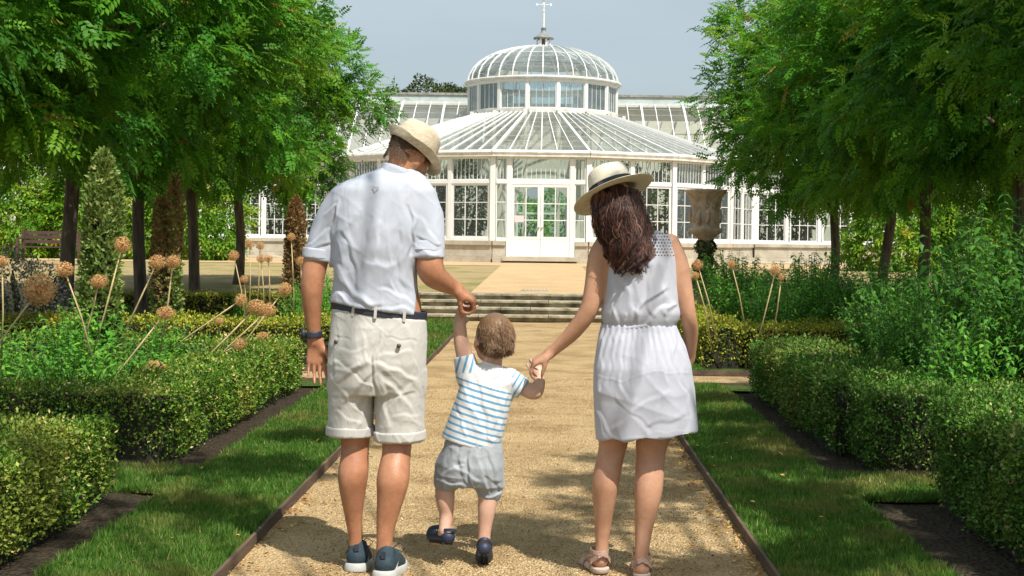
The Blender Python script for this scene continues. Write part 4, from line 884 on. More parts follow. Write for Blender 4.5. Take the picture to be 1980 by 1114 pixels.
AL = [ # head px, py, radius px, foot px, py, Y, squash, label
 (76, 560, 33, -20, 690, 8.9, 1.0, 'largest allium seed head, orange-brown, leaning in from the left edge'),
 (124, 521, 20, 158, 620, 9.8, .8, 'allium seed head right of the largest one, on a stalk leaning left'),
 (192, 544, 19, 168, 625, 9.9, .75, 'flattened allium head low in front of the green leafy column'),
 (237, 473, 17, 195, 628, 10.2, 1.0, 'highest allium seed head in front of the green leafy column'),
 (304, 507, 18, 255, 605, 10.6, .8, 'left of the two touching allium heads before the browned column'),
 (335, 506, 16, 320, 596, 11.0, .8, 'right of the two touching allium heads before the browned column'),
 (320, 605, 19, 228, 724, 9.6, .7, 'flat allium head on a long bare stalk slanting down to the hedge'),
 (302, 709, 21, 262, 724, 9.3, .6, 'faded allium head lying on the top of the left box hedge'),
 (452, 494, 11, 466, 562, 14.5, 1.0, 'small orange allium head just left of the fourth trunk'),
 (466, 580, 13, 362, 655, 11.6, 1.0, 'orange allium head on a stalk lying almost flat'),
 (483, 471, 10, 482, 560, 15.0, .9, 'small allium head right of the fourth trunk, left of its twin'),
 (503, 475, 9, 498, 560, 15.4, .9, 'small allium head right of the fourth trunk, right of its twin'),
 (505, 500, 10, 508, 570, 15.2, .9, 'small allium head below the twin pair'), (519, 500, 9, 520, 570, 15.4, .9, 'small allium head at the right of the distant cluster'),
 (472, 540, 9, 474, 575, 15.0, .9, 'small low allium head by the foot of the fourth trunk'), (563, 458, 9, 566, 560, 15.3, .9, 'small allium head before the rust-brown column'),
 (581, 505, 10, 583, 580, 15.3, .9, 'small allium head beside the man\'s sleeve'),
 (497, 594, 21, 402, 692, 10.6, .75, 'left of the two broad pale allium heads above the hedge'),
 (518, 600, 17, 435, 680, 10.8, .85, 'right of the two broad pale allium heads above the hedge'),
 (551, 559, 14, 476, 660, 11.3, 1.0, 'tawny allium head nearest the man\'s left elbow'),
 (464, 665, 14, 425, 690, 10.7, 1.0, 'small tawny allium head resting on the hedge top'), (508, 651, 14, 470, 665, 12.0, .7, 'washed-out allium head half sunk behind the hedge'),
 (424, 621, 10, 420, 650, 12.4, .7, 'small pale allium head before the far hedge'), (4, 505, 14, 3, 620, 10.0, .8, 'allium head cut by the left edge of the photo'),
 (1349, 512, 11, 1370, 588, 13.4, 1.0, 'upper of two allium heads beside the woman\'s right arm'), (1345, 533, 8, 1362, 590, 13.2, 1.0, 'lower of two allium heads beside the woman\'s right arm'),
 (1414, 510, 9, 1430, 580, 14.6, 1.0, 'faint allium head among the leaves below the urn'), (1500, 522, 11, 1474, 622, 12.9, 1.0, 'upright orange allium head right of the urn'), (1511, 536, 7, 1500, 600, 13.1, 1.0, 'small allium head tucked behind the upright orange one')]
for i_, (hx, hy, hr, fx, fy, Y, sq, lb) in enumerate(AL):
    Hp = at(hx, hy, Y); Fp = at(fx, fy, Y + .1); d = Fp - Hp
    if Fp[2] > .05 and abs(d[2]) > .05:
        kk = min((Hp[2] - .04) / max(Hp[2] - Fp[2], .05), 1.8); Fp = Hp + d * kk
    Fp[2] = max(min(Fp[2], .4), 0.02)
    t = empty('allium', tuple(Fp), lb, 'allium', 'dry allium seed heads')
    Mid = (Hp + Fp) / 2 + np.array([.01, 0, .02]); MB().tube([Fp, Mid, Hp], [.0075, .0065, .005], 6).build('stalk', STALK, t, True)
    o = bpy.data.objects.new('seed_head', AH[i_ % 2]); COL.objects.link(o); o.parent = t; o.location = Vector(Hp - Fp); r_ = hr * Y / F; o.scale = (r_, r_, r_ * sq); o.rotation_euler = (0, .3 * math.sin(i_), i_)
# ------------------------------------------------------------------ urn, bench
URN = mat('carved_urn_stone', (.58, .47, .37), .9, col2=(.34, .26, .2), vscale=7, bump=.02, bscale=18)
uy = 27.0; up_ = at(1364, 460, uy); ux, ub = up_[0], up_[2]
urn = empty('stone_urn', (ux, uy, ub), 'carved brown stone urn on an ivy-clad pedestal right of the woman', 'urn')
prof = [(.12, -.02), (.17, .0), (.19, .03), (.23, .06), (.29, .1), (.31, .14), (.31, .17), (.27, .19), (.26, .22), (.26, .4), (.27, .6), (.29, .72), (.33, .8), (.385, .85), (.4, .88), (.4, .91), (.36, .915), (.33, .88), (.27, .75)]
N = 64; Vv = []; Ff = []
for r_, z in prof:
    for j in range(N):
        q = 2 * math.pi * j / N; rr = r_
        if .03 <= z <= .17: rr += .012 * abs(math.sin(q * 14))
        if .2 < z < .76: rr += .016 * math.sin(q * 7 + z * 14) * math.sin(z * 22 + q * 3) + .009 * math.sin(q * 17 + z * 40)
        Vv.append((ux + rr * math.cos(q), uy + rr * math.sin(q), ub + z))
for i_ in range(len(prof) - 1):
    for j in range(N): k = (j + 1) % N; Ff.append((i_ * N + j, i_ * N + k, (i_ + 1) * N + k, (i_ + 1) * N + j))
MB().add(Vv, Ff).build('bowl', URN, urn, True)
hb = MB()
for k in range(12):           # figures in relief round the bowl
    q = 2 * math.pi * k / 12; cx, cy = ux + .265 * math.cos(q), uy + .265 * math.sin(q)
    hb.tube([(cx, cy, ub + .28), (cx + .03 * math.sin(k * 3), cy + .02, ub + .42), (cx - .02 * math.cos(k * 2), cy, ub + .55)], [.03, .045, .022], 6); hb.tube([(cx, cy, ub + .57), (cx, cy, ub + .63)], [.026, .022], 6)
hb.build('relief', URN, urn, True)
mb = MB(); b0 = gz(ux, uy); mb.lathe([(.2, b0 - .05), (.2, b0 + .12), (.13, b0 + .18), (.11, ub - .1), (.14, ub - .03), (.14, ub)], (ux, uy, 0), 16); mb.build('pedestal', URN, urn, True)
g = np.random.default_rng(5); n = 1500; a = g.uniform(0, 6.283, n); z = g.random(n); rr = .15 + .05 * np.sin(z * 17) + .12 * (1 - z) ** 2
C_ = np.stack([ux + rr * np.cos(a), uy + rr * np.sin(a), b0 + z * (ub - b0)], 1); out = nrm(np.stack([np.cos(a), np.sin(a), .4 + 0 * a], 1) + g.normal(size=(n, 3)) * .4); uu = nrm(np.cross(out, rdir(n)))
V, Fq = leaf_quads(C_, uu, out, .06 * g.uniform(.7, 1.3, n), .05 * g.uniform(.7, 1.3, n), .1)
np_mesh('ivy', V, Fq, DARKLEAF, urn, attr={'var': np.repeat(g.random(n), 4)})
BW = mat('dark_red_bench_wood', (.09, .045, .038), .7, var=.3)
p = at(100, 486, 38); bx, by = p[0], 38.0; bz = gz(bx, by)
be = empty('park_bench', (bx, by, bz), 'dark reddish wooden bench in shade below the left wisteria bank', 'bench')
for k in range(4): ubox('seat_slat', BW, be, (bx, by - .25 + .1 * k, bz + .44), (1.7, .08, .03))
for k in range(3): ubox('back_slat', BW, be, (bx, by + .16 + .02 * k, bz + .58 + .12 * k), (1.7, .03, .09))
for s in (-1, 1):
    for yy, hh in ((-.27, .64), (.16, .9)): ubox('leg', BW, be, (bx + s * .82, by + yy, bz + hh / 2), (.07, .07, hh))
    ubox('armrest', BW, be, (bx + s * .82, by - .05, bz + .66), (.07, .5, .04))
# ------------------------------------------------------------------ sculpting kit: signed distances on a grid, meshed by surface nets
class Sculpt:
    def __init__(s, lo, hi, h):
        s.h = h; s.lo = np.array(lo, float) - 3 * h; n = np.ceil((np.array(hi, float) + 3 * h - s.lo) / h).astype(int) + 1
        s.n = n; s.D = np.full(n, 9., np.float32)
        s.ax = [s.lo[i] + np.arange(n[i]) * h for i in range(3)]
    def blk(s, lo, hi):
        sl = []
        for i in range(3):
            a = int(max(0, math.floor((lo[i] - s.lo[i]) / s.h))); b = int(min(s.n[i], math.ceil((hi[i] - s.lo[i]) / s.h) + 1)); 
            if b <= a: return None, None
            sl.append(slice(a, b))
        return tuple(sl), np.meshgrid(*[s.ax[i][sl[i]].astype(np.float32) for i in range(3)], indexing='ij')
    def merge(s, sl, d, k, sub=False):
        D = s.D[sl]
        if sub:
            if k <= 0: s.D[sl] = np.maximum(D, -d); return
            e = np.clip(k - np.abs(D + d), 0, None) / k; s.D[sl] = np.maximum(D, -d) + e * e * k * .25
        elif k <= 0: s.D[sl] = np.minimum(D, d)
        else:
            e = np.clip(k - np.abs(D - d), 0, None) / k; s.D[sl] = np.minimum(D, d) - e * e * k * .25
    def rc(s, a, b, r1, r2=None, k=.01, flat=None, sub=False):
        """tapered capsule; flat=(axis, factor) squeezes the section along that axis"""
        r2 = r1 if r2 is None else r2; a = np.array(a, float); b = np.array(b, float); m = max(r1, r2) * (1.0 if flat is None else max(1, flat[1])) + k + 3 * s.h
        sl, G = s.blk(np.minimum(a, b) - m, np.maximum(a, b) + m)
        if sl is None: return s
        ba = b - a; L2 = float(ba @ ba) + 1e-12
        P = [G[i] - a[i] for i in range(3)]; t = np.clip((P[0] * ba[0] + P[1] * ba[1] + P[2] * ba[2]) / L2, 0, 1)
        Q = [P[i] - t * ba[i] for i in range(3)]; q2 = Q[0] ** 2 + Q[1] ** 2 + Q[2] ** 2
        if flat is not None:
            ax = nrm(np.array(flat[0], float)); f = flat[1]; c = Q[0] * ax[0] + Q[1] * ax[1] + Q[2] * ax[2]; q2 = q2 - c * c + (c / f) ** 2
        s.merge(sl, np.sqrt(q2) - (r1 + (r2 - r1) * t), k, sub); return s
    def chain(s, pts, rad, k=.012, flat=None):
        """a limb: smooth curve through the joints, one even skin, blended once into what is there"""
        P = np.array(pts, float); r = np.array(rad, float); n = len(P); Pe = np.vstack([2 * P[0] - P[1], P, 2 * P[-1] - P[-2]]); re = np.concatenate([[r[0]], r, [r[-1]]]); pp, rr = [], []
        for i in range(n - 1):
            for t in np.linspace(0, 1, 5)[:-1]:
                a, b, c, d = Pe[i], Pe[i + 1], Pe[i + 2], Pe[i + 3]; pp.append(.5 * (2 * b + (c - a) * t + (2 * a - 5 * b + 4 * c - d) * t * t + (3 * b - a - 3 * c + d) * t ** 3))
                a, b, c, d = re[i:i + 4]; rr.append(.5 * (2 * b + (c - a) * t + (2 * a - 5 * b + 4 * c - d) * t * t + (3 * b - a - 3 * c + d) * t ** 3))
        pp.append(P[-1]); rr.append(r[-1]); keep = s.D; s.D = np.full(s.n, 9., np.float32)
        for i in range(len(pp) - 1): s.rc(pp[i], pp[i + 1], rr[i], rr[i + 1], 0, flat)
        t = s.D; s.D = keep; s.merge((slice(None),) * 3, t, k); return s
    def el(s, c, r, rot=None, k=.01, sub=False):
        c = np.array(c, float); r = np.array(r, float); m = r.max() + k + 3 * s.h; sl, G = s.blk(c - m, c + m)
        if sl is None: return s
        P = [G[i] - c[i] for i in range(3)]
        if rot is not None:
            M = np.array(rot.to_3x3()); P = [P[0] * M[0, i] + P[1] * M[1, i] + P[2] * M[2, i] for i in range(3)]
        q = np.sqrt((P[0] / r[0]) ** 2 + (P[1] / r[1]) ** 2 + (P[2] / r[2]) ** 2) + 1e-6
        g = np.sqrt((P[0] / r[0] ** 2) ** 2 + (P[1] / r[1] ** 2) ** 2 + (P[2] / r[2] ** 2) ** 2) + 1e-6
        s.merge(sl, q * (q - 1) / g, k, sub); return s
    def loft(s, rows, k=.01, p=2.3, o=(0, 0, 0), rot=None, sub=False, cap=True):
        """rows: (z, cx, cy, rx, ry) rising in z, in a frame placed at o and turned by rot"""
        rows = sorted(rows); A = np.array(rows, float); o = np.array(o, float)
        M = np.array(rot.to_3x3()) if rot is not None else np.eye(3)
        ex = np.abs(A[:, 1]).max() + A[:, 3].max(); ey = np.abs(A[:, 2]).max() + A[:, 4].max()
        cs = np.array([[x, y, z] for x in (-ex, ex) for y in (-ey, ey) for z in (A[0, 0], A[-1, 0])]) @ M.T + o; m = k + 3 * s.h + .02
        sl, G = s.blk(cs.min(0) - m, cs.max(0) + m)
        if sl is None: return s
        P = [G[i] - o[i] for i in range(3)]; Q = [P[0] * M[0, i] + P[1] * M[1, i] + P[2] * M[2, i] for i in range(3)]
        zz = Q[2]; zi = np.linspace(A[0, 0], A[-1, 0], 240); idx = np.clip(((zz - A[0, 0]) / (A[-1, 0] - A[0, 0]) * 239), 0, 239)
        def sm(col):   # smooth interpolation of the rows
            v = np.interp(zi, A[:, 0], A[:, col]); kk = np.ones(9) / 9; v2 = np.convolve(np.pad(v, 4, 'edge'), kk, 'valid'); i0 = idx.astype(int); i1 = np.minimum(i0 + 1, 239); f = idx - i0
            return (v2[i0] * (1 - f) + v2[i1] * f).astype(np.float32)
        cx, cy, rx, ry = sm(1), sm(2), sm(3), sm(4)
        q = (np.abs((Q[0] - cx) / rx) ** p + np.abs((Q[1] - cy) / ry) ** p) ** (1 / p)
        d = (q - 1) * np.minimum(rx, ry) * (.6 + .4 * np.clip(q, 0, 1))
        if cap: d = np.maximum(d, np.maximum(A[0, 0] - zz, zz - A[-1, 0]))
        s.merge(sl, d.astype(np.float32), k, sub); return s
    def cut(s, p, n):
        """remove what lies on the n side of the plane"""
        G = np.meshgrid(*[a.astype(np.float32) for a in s.ax], indexing='ij'); n = nrm(np.array(n, float)); d = (G[0] - p[0]) * n[0] + (G[1] - p[1]) * n[1] + (G[2] - p[2]) * n[2]
        s.D = np.maximum(s.D, d); return s
    def mesh(s):
        D = s.D; nx, ny, nz = D.shape; ins = D < 0
        cnt = np.zeros((nx - 1, ny - 1, nz - 1), np.uint8)
        for i in (0, 1):
            for j in (0, 1):
                for k in (0, 1): cnt += ins[i:nx - 1 + i, j:ny - 1 + j, k:nz - 1 + k]
        act = (cnt > 0) & (cnt < 8); I = np.argwhere(act); m = len(I); idx = np.full(act.shape, -1, np.int32); idx[act] = np.arange(m)
        S = np.zeros((m, 3)); C_ = np.zeros(m); cor = [(i, j, k) for i in (0, 1) for j in (0, 1) for k in (0, 1)]
        val = {c: D[I[:, 0] + c[0], I[:, 1] + c[1], I[:, 2] + c[2]] for c in cor}
        for a in cor:
            for ax in range(3):
                if a[ax] == 0:
                    b = list(a); b[ax] = 1; b = tuple(b); va, vb = val[a], val[b]; x = (va < 0) != (vb < 0); t = va / np.where(x, va - vb, 1)
                    P = np.tile(np.array(a, float), (m, 1)); P[:, ax] = t; S[x] += P[x]; C_[x] += 1
        V = s.lo + (I + S / C_[:, None]) * s.h; Fs = []
        for ax in range(3):
            u, v = (ax + 1) % 3, (ax + 2) % 3
            a = [slice(None)] * 3; b = [slice(None)] * 3; a[ax] = slice(0, D.shape[ax] - 1); b[ax] = slice(1, None)
            A_ = ins[tuple(a)]; B_ = ins[tuple(b)]; E = np.argwhere(A_ != B_); E = E[(E[:, u] > 0) & (E[:, v] > 0) & (E[:, u] < D.shape[u] - 1) & (E[:, v] < D.shape[v] - 1)]
            fl = A_[E[:, 0], E[:, 1], E[:, 2]]; q = []
            for du, dv in ((-1, -1), (0, -1), (0, 0), (-1, 0)):
                T = E.copy(); T[:, u] += du; T[:, v] += dv; q.append(idx[T[:, 0], T[:, 1], T[:, 2]])
            Q = np.stack(q, 1); Q[~fl] = Q[~fl][:, ::-1]; Fs.append(Q)
        return V, np.concatenate(Fs)
def vnormals(V, Fq):
    n = np.cross(V[Fq[:, 2]] - V[Fq[:, 0]], V[Fq[:, 3]] - V[Fq[:, 1]]); N_ = np.zeros_like(V)
    for j in range(4): np.add.at(N_, Fq[:, j], n)
    return nrm(N_)
def relax(V, Fq, it=2, f=.5):
    for _ in range(it):
        S = np.zeros_like(V); c = np.zeros(len(V))
        for j in range(4):
            a, b = Fq[:, j], Fq[:, (j + 1) % 4]; np.add.at(S, a, V[b]); np.add.at(S, b, V[a]); np.add.at(c, a, 1); np.add.at(c, b, 1)
        V = V + f * (S / np.maximum(c, 1)[:, None] - V)
    return V
def folds(V, N_, segs, back=True):
    """cloth creases: (x1,y1,x2,y2,width px,depth mm) lines laid on the side that faces the viewer; positive = ridge"""
    px, py = proj(V); w = np.clip(-N_[:, 1] * 1.6, 0, 1) if back else 1
    H_ = np.zeros(len(V))
    px, py = px + 5 * np.sin(py * .045 + px * .02) + 2 * np.sin(py * .13), py + 5 * np.sin(px * .05 + 1) + 2 * np.sin(px * .15 + py * .06)
    for (x1, y1, x2, y2, wd, am) in segs:
        dx, dy = x2 - x1, y2 - y1; L2 = dx * dx + dy * dy; t = ((px - x1) * dx + (py - y1) * dy) / L2; tc_ = np.clip(t, 0, 1)
        bow = np.sin(tc_ * math.pi) * math.sqrt(L2) * .06; nx_, ny_ = -dy / math.sqrt(L2), dx / math.sqrt(L2)
        d = np.hypot(px - (x1 + dx * tc_ + nx_ * bow), py - (y1 + dy * tc_ + ny_ * bow)); tp = np.clip(np.minimum(t + .15, 1.15 - t) * 4, 0, 1)
        sg = (px - x1) * nx_ + (py - y1) * ny_ - bow; wq = np.where(sg > 0, wd * 1.25, wd * .45); H_ += am * .0011 * (np.exp(-(d / wq) ** 1.5) - .35 * np.exp(-((sg + wd * 1.1) / (wd * .6)) ** 2) * np.exp(-(d / (wd * 2.5)) ** 2)) * tp
    return V + N_ * (H_ * w)[:, None]
def ripple(V, N_, amp, f, axis=(1, .3, .5), seed=0):
    g = np.random.default_rng(seed); H_ = np.zeros(len(V))
    for i in range(8):      # crisp drag lines: sharp crests that fade in and out along their length
        d = nrm(np.array(axis) + g.normal(size=3) * .7) * f * g.uniform(.5, 1.3); ph = g.uniform(0, 6.3); wv_ = g.normal(size=3) * f * .4; w2 = g.normal(size=3) * f * .3
        H_ += (1 - np.abs(np.sin((V @ d + ph + 1.6 * np.sin(V @ wv_ + ph * 2)) * .5))) ** 3 * np.clip(np.sin(V @ w2 + ph * 3), 0, 1) * g.uniform(.5, 1.2)
    return V + N_ * (amp * H_ * 1.5)[:, None]
def skin(name, S, m, parent, fn=None, it=2, attr=None):
    V, Fq = S.mesh()
    if name == 'body':   # even out skin, leaving the hands and heads crisp
        W = np.ones(len(V))
        for c, r_ in KEEP: W *= np.clip((np.linalg.norm(V - c, axis=1) - r_) / .03, 0, 1)
        V2 = relax(V, Fq, 14); V1 = relax(V, Fq, 2); V = V1 * (1 - W[:, None]) + V2 * W[:, None]
    else: V = relax(V, Fq, it)
    if fn is not None: V = fn(V, vnormals(V, Fq))
    at_ = attr(V) if attr else None
    return np_mesh(name, V, Fq, m, parent, smooth=True, attr=at_)
KEEP = []
def hand(S, w, d, n, s, size=1., curl=(.3, .3, .3, .35), thumb=(.6, .35), spread=.16, k=.004, fan=0):
    """w wrist, d toward the fingers, n the way the palm faces, s toward the thumb; five separate bent fingers"""
    d = nrm(np.array(d, float)); n = np.array(n, float); n = nrm(n - d * (n @ d)); s_ = nrm(np.cross(d, n)); 
    if s_ @ np.array(s, float) < 0: s_ = -s_
    w = np.array(w, float); z = size; KEEP.append((w + d * .09 * z, .10 * z))
    for o_ in (-.026, -.009, .009, .026): S.rc(w + s_ * o_ * .55 * z, w + (d * (.086 if abs(o_) < .02 else .08) + s_ * o_ * 1.12) * z, .0155 * z, .0125 * z, .012 * z)
    S.rc(w + s_ * .02 * z + n * .006 * z, w + (d * .045 + s_ * .027 + n * .01) * z, .015 * z, .013 * z, .012 * z)
    Ls = [(.040, .024, .020), (.045, .028, .021), (.042, .026, .021), (.032, .019, .018)]
    for i in range(4):
        o_ = (.030, .010, -.010, -.029)[i]; p = w + (d * (.084, .088, .085, .078)[i] + s_ * o_) * z; a = 0; dd = nrm(d + s_ * spread * (1.5 - i) * .6)
        r_ = (.0092, .0095, .009, .0078)[i] * z; c = curl[i]
        for j in range(3):
            a += c * (1.0, 1.25, .8)[j]; v = dd * math.cos(a) + n * math.sin(a); q = p + v * Ls[i][j] * z; S.rc(p, q, r_, r_ * .9, k * z * .6); p = q; r_ *= .9
    p = w + (d * .02 + s_ * .026 + n * .004) * z; v = nrm(d * .72 + s_ * thumb[0] + n * thumb[1]); q = p + v * .042 * z; S.rc(p, q, .014 * z, .0115 * z, .01 * z)
    v = nrm(v + d * .35 - s_ * .15 + n * .2); p = q; q = p + v * .032 * z; S.rc(p, q, .0112 * z, .010 * z, .003); v = nrm(v + n * .2 - s_ * .15); S.rc(q, q + v * .024 * z, .010 * z, .0082 * z, .003)
def head(S, c, M, z=1., child=False, ears=(1, 1)):
    """c centre of the skull, M turns face direction +y; features all present"""
    c = np.array(c, float); A = np.array(M.to_3x3()); T = lambda x, y, q: c + A @ (np.array([x, y, q]) * z); KEEP.append((c, .11))
    ch = child
    S.el(T(0, -.012, .028), np.array([.075, .093, .088]) * z, M, .02)
    S.el(T(0, .03, -.03), np.array([.060 if not ch else .064, .066, .07 if not ch else .058]) * z, M, .03)
    S.rc(T(-.02, .055, -.082 if not ch else -.066), T(.02, .055, -.082 if not ch else -.066), .023 * z, None, .03)
    S.rc(T(0, .09, .012), T(0, .107, -.022), .008 * z, .0125 * z, .012); S.rc(T(-.012, .096, -.026), T(.012, .096, -.026), .0085 * z, None, .006)
    S.rc(T(-.036, .078, .03), T(.036, .078, .03), .011 * z, None, .014)
    for s in (-1, 1):
        S.el(T(s * .031, .094, .012), np.array([.013, .012, .009]) * z, M, .008, sub=True)
        S.el(T(s * .045, .062, -.018), np.array([.022, .022, .022]) * z, M, .02)
        e = Matrix(M.to_3x3()) @ Matrix.Rotation(s * R(-20), 3, 'Z'); S.el(T(s * .079, -.004, .0), np.array([.010, .021, .033]) * z, e, .005); S.el(T(s * .087, .0, .006), np.array([.006, .011, .019]) * z, e, .004, sub=True)
        S.rc(T(s * .077, .002, -.026), T(s * .079, .0, -.018), .008 * z, None, .005)
    S.rc(T(-.019, .088, -.05), T(.019, .088, -.05), .0065 * z, None, .006); S.rc(T(-.014, .087, -.060), T(.014, .087, -.060), .007 * z, None, .006)
    return T
def eyes(parent, c, M, z, white, iris):
    A = np.array(M.to_3x3()); c = np.array(c)
    for s in (-1, 1):
        p = c + A @ (np.array([s * .031, .083, .012]) * z); e = MB().lathe([(.0125 * z * math.sin(q), -.0125 * z * math.cos(q)) for q in np.linspace(.05, 3.09, 9)], p, 12).build('eye', white, parent, True)
        q = c + A @ (np.array([s * .031, .0945, .012]) * z); MB().lathe([(.0056 * z * math.sin(t), -.0056 * z * math.cos(t)) for t in np.linspace(.05, 3.09, 7)], q, 10).build('iris', iris, e, True)
def strands(P, Dr, L, wave=.0, seg=6, r=.0011, grav=.3, seed=0, taper=.3, nor=None, sides=3, keep=None):
    """hair: P roots, Dr directions; vectorised three-sided tubes"""
    g = np.random.default_rng(seed); n = len(P); pts = [P]; d = nrm(Dr); L = np.asarray(L) * np.ones(n); ph = g.uniform(0, 6.3, n); fr = g.uniform(.8, 1.3, n)
    side = nrm(np.cross(d, np.array([0, 1., 0]) + .01)); p = P
    for i in range(seg):
        d = nrm(d + np.array([0, 0, -grav])); p = p + d * (L / seg)[:, None]; pts.append(p + side * (wave * np.sin(ph + fr * (i + 1) * 6.3 / seg * 2.2) * (i + 1) / seg)[:, None])
    Q = np.stack(pts, 1); return tubes(Q, r, taper, sides)
def tubes(Q, r, taper=.3, sides=3):
    n, m, _ = Q.shape; T = np.gradient(Q, axis=1); T = nrm(T); A = nrm(np.cross(T, np.array([.3, 1., .1]))); B = np.cross(T, A)
    rr = (np.asarray(r) * np.ones(n))[:, None] * np.linspace(1, taper, m)[None]; rings = [Q + (A * math.cos(q) + B * math.sin(q)) * rr[..., None] for q in 2 * math.pi * np.arange(sides) / sides]
    V = np.stack(rings, 2).reshape(-1, 3); o = (np.arange(n)[:, None] * m + np.arange(m - 1)[None]).reshape(-1, 1) * sides
    Fq = np.concatenate([np.concatenate([o + j, o + (j + 1) % sides, o + sides + (j + 1) % sides, o + sides + j], 1) for j in range(sides)]); return V, Fq

# ------------------------------------------------------------------ cloth, skin and hair materials
def cloth(name, col, col2=None, rough=.85, weave=900, fine=.0006, crease=.0025, cs=22, attr=None, trans=0, tlt=0):
    m = mat(name, col, rough, col2=col2 or tuple(c * .9 for c in col), vscale=9, sheen=.15, spec=.15)
    n = m.node_tree.nodes; l = m.node_tree.links; b = n['Principled BSDF']; g = n.new('ShaderNodeNewGeometry')
    mp_ = n.new('ShaderNodeMapping'); mp_.inputs['Scale'].default_value = (1, 1, .5); mp_.inputs['Rotation'].default_value = (.3, .5 + tlt, .2); l.new(g.outputs['Position'], mp_.inputs[0])
    t1 = n.new('ShaderNodeTexNoise'); t1.inputs['Scale'].default_value = cs; t1.inputs['Detail'].default_value = 4; t1.inputs['Distortion'].default_value = 1.2; l.new(mp_.outputs[0], t1.inputs['Vector'])
    t2 = n.new('ShaderNodeTexNoise'); t2.inputs['Scale'].default_value = weave; t2.inputs['Detail'].default_value = 1; l.new(g.outputs['Position'], t2.inputs['Vector'])
    b1 = n.new('ShaderNodeBump'); b1.inputs['Strength'].default_value = 1; b1.inputs['Distance'].default_value = crease; l.new(t1.outputs['Fac'], b1.inputs['Height'])
    b2 = n.new('ShaderNodeBump'); b2.inputs['Strength'].default_value = 1; b2.inputs['Distance'].default_value = fine; l.new(t2.outputs['Fac'], b2.inputs['Height']); l.new(b1.outputs[0], b2.inputs['Normal']); l.new(b2.outputs[0], b.inputs['Normal'])
    if trans:
        tr = n.new('ShaderNodeBsdfTranslucent'); tr.inputs[0].default_value = (*col, 1); ms = n.new('ShaderNodeMixShader'); ms.inputs[0].default_value = trans
        l.new(b.outputs[0], ms.inputs[1]); l.new(tr.outputs[0], ms.inputs[2]); l.new(ms.outputs[0], n['Material Output'].inputs['Surface'])
    return m
SHIRT = cloth('white_blue_shirt_cotton', (.47, .50, .575), (.43, .47, .545), cs=7, crease=.006)
SHORTS = cloth('stone_chino_cotton', (.52, .51, .48), (.47, .46, .43), cs=12, crease=.007)
DRESS = cloth('white_dress_cotton', (.47, .485, .545), (.43, .445, .51), cs=8, crease=.004)
GREY = cloth('grey_marl_jersey', (.36, .39, .42), (.28, .31, .34), cs=30, crease=.004, weave=420, fine=.001)
NAVY = mat('navy_belt_leather', (.03, .035, .055), .5, var=.3, vscale=30)
TEAL = mat('teal_shoe_mesh', (.022, .05, .065), .8, col2=(.015, .03, .045), vscale=60, bump=.001, bscale=300)
SOLE = mat('pale_rubber_sole', (.5, .51, .48), .7, var=.2); DKSOLE = mat('dark_rubber_sole', (.02, .022, .025), .8, bump=.002, bscale=150)
CLOG = mat('navy_clog_foam', (.022, .035, .075), .55, var=.2, vscale=20)
SANDAL = mat('dusty_pink_leather', (.5, .34, .27), .7, var=.25, vscale=25); SANDSOLE = mat('sandal_sole', (.55, .44, .36), .8, var=.15)
def skinmat(name, a, b_, rough=.42):
    return mat(name, a, rough, col2=b_, vscale=16, bump=.0012, bscale=160, sss=.12, detail=9, spec=.4)
SKIN_M = skinmat('tanned_skin', (.46, .225, .125), (.35, .155, .085)); SKIN_W = skinmat('warm_skin', (.53, .30, .19), (.45, .235, .145)); SKIN_C = skinmat('fair_child_skin', (.62, .40, .30), (.56, .33, .24))
STRAWM = mat('ecru_woven_hat', (.66, .58, .44), .85, col2=(.48, .40, .28), vscale=40, bump=.0015, bscale=420, stretch=(1, 1, 2.2)); STRAWW = mat('cream_panama_straw', (.80, .74, .60), .8, col2=(.68, .61, .47), vscale=50, bump=.0012, bscale=380, stretch=(1, 1, 2))
BAND = mat('black_ribbon', (.012, .012, .018), .7)
HAIR_W = leafmat('brown_hair', [(0, (.014, .006, .005)), (.45, (.05, .02, .015)), (.8, (.14, .058, .04)), (1, (.30, .15, .10))], 0, .42, spec=.5)
HAIR_M = leafmat('short_dark_hair', [(0, (.05, .03, .02)), (1, (.14, .085, .055))], 0, .5); HAIR_C = leafmat('light_brown_child_hair', [(0, (.13, .07, .035)), (.6, (.30, .18, .095)), (1, (.50, .33, .19))], 0, .4, spec=.6)
EYEW = mat('eye_white', (.8, .78, .75), .2); IRIS = mat('dark_iris', (.05, .03, .02), .1)
METAL = mat('buckle_metal', (.6, .5, .3), .3, metal=1); BUTTON = mat('brown_button', (.09, .05, .03), .4)

# ================================================================== the man
YM = 5.79
m_ = lambda px, py, dy=0.: at(px, py, YM + dy)
man = empty('person', (m_(718, 1100)[0], YM, 0), 'man in pale shirt, beige shorts and straw trilby holding the toddler\'s raised hand', 'person', 'family of three walking hand in hand')
def rowz(f, rows, dy=0.):     # image rows (y, left x, right x, cy, ry) -> loft rows
    out = []
    for (py, xl, xr, cy, ry) in rows:
        a, b = f(xl, py), f(xr, py); out.append(((a[2] + b[2]) / 2, (a[0] + b[0]) / 2, a[1] + cy, (b[0] - a[0]) / 2, ry))
    return out
MH = Matrix.Rotation(R(17), 3, 'Y') @ Matrix.Rotation(R(-44), 3, 'Z') @ Matrix.Rotation(R(-24), 3, 'X')
B = Sculpt((-1.15, YM - .35, -.02), (-.25, YM + .42, 1.85), .006)
hc = m_(790, 302, .03)
head(B, hc, MH, 1.0)
B.chain([m_(788, 300, .01), m_(774, 335, -.0), m_(762, 385, -.02)], [.057, .060, .07], .03)
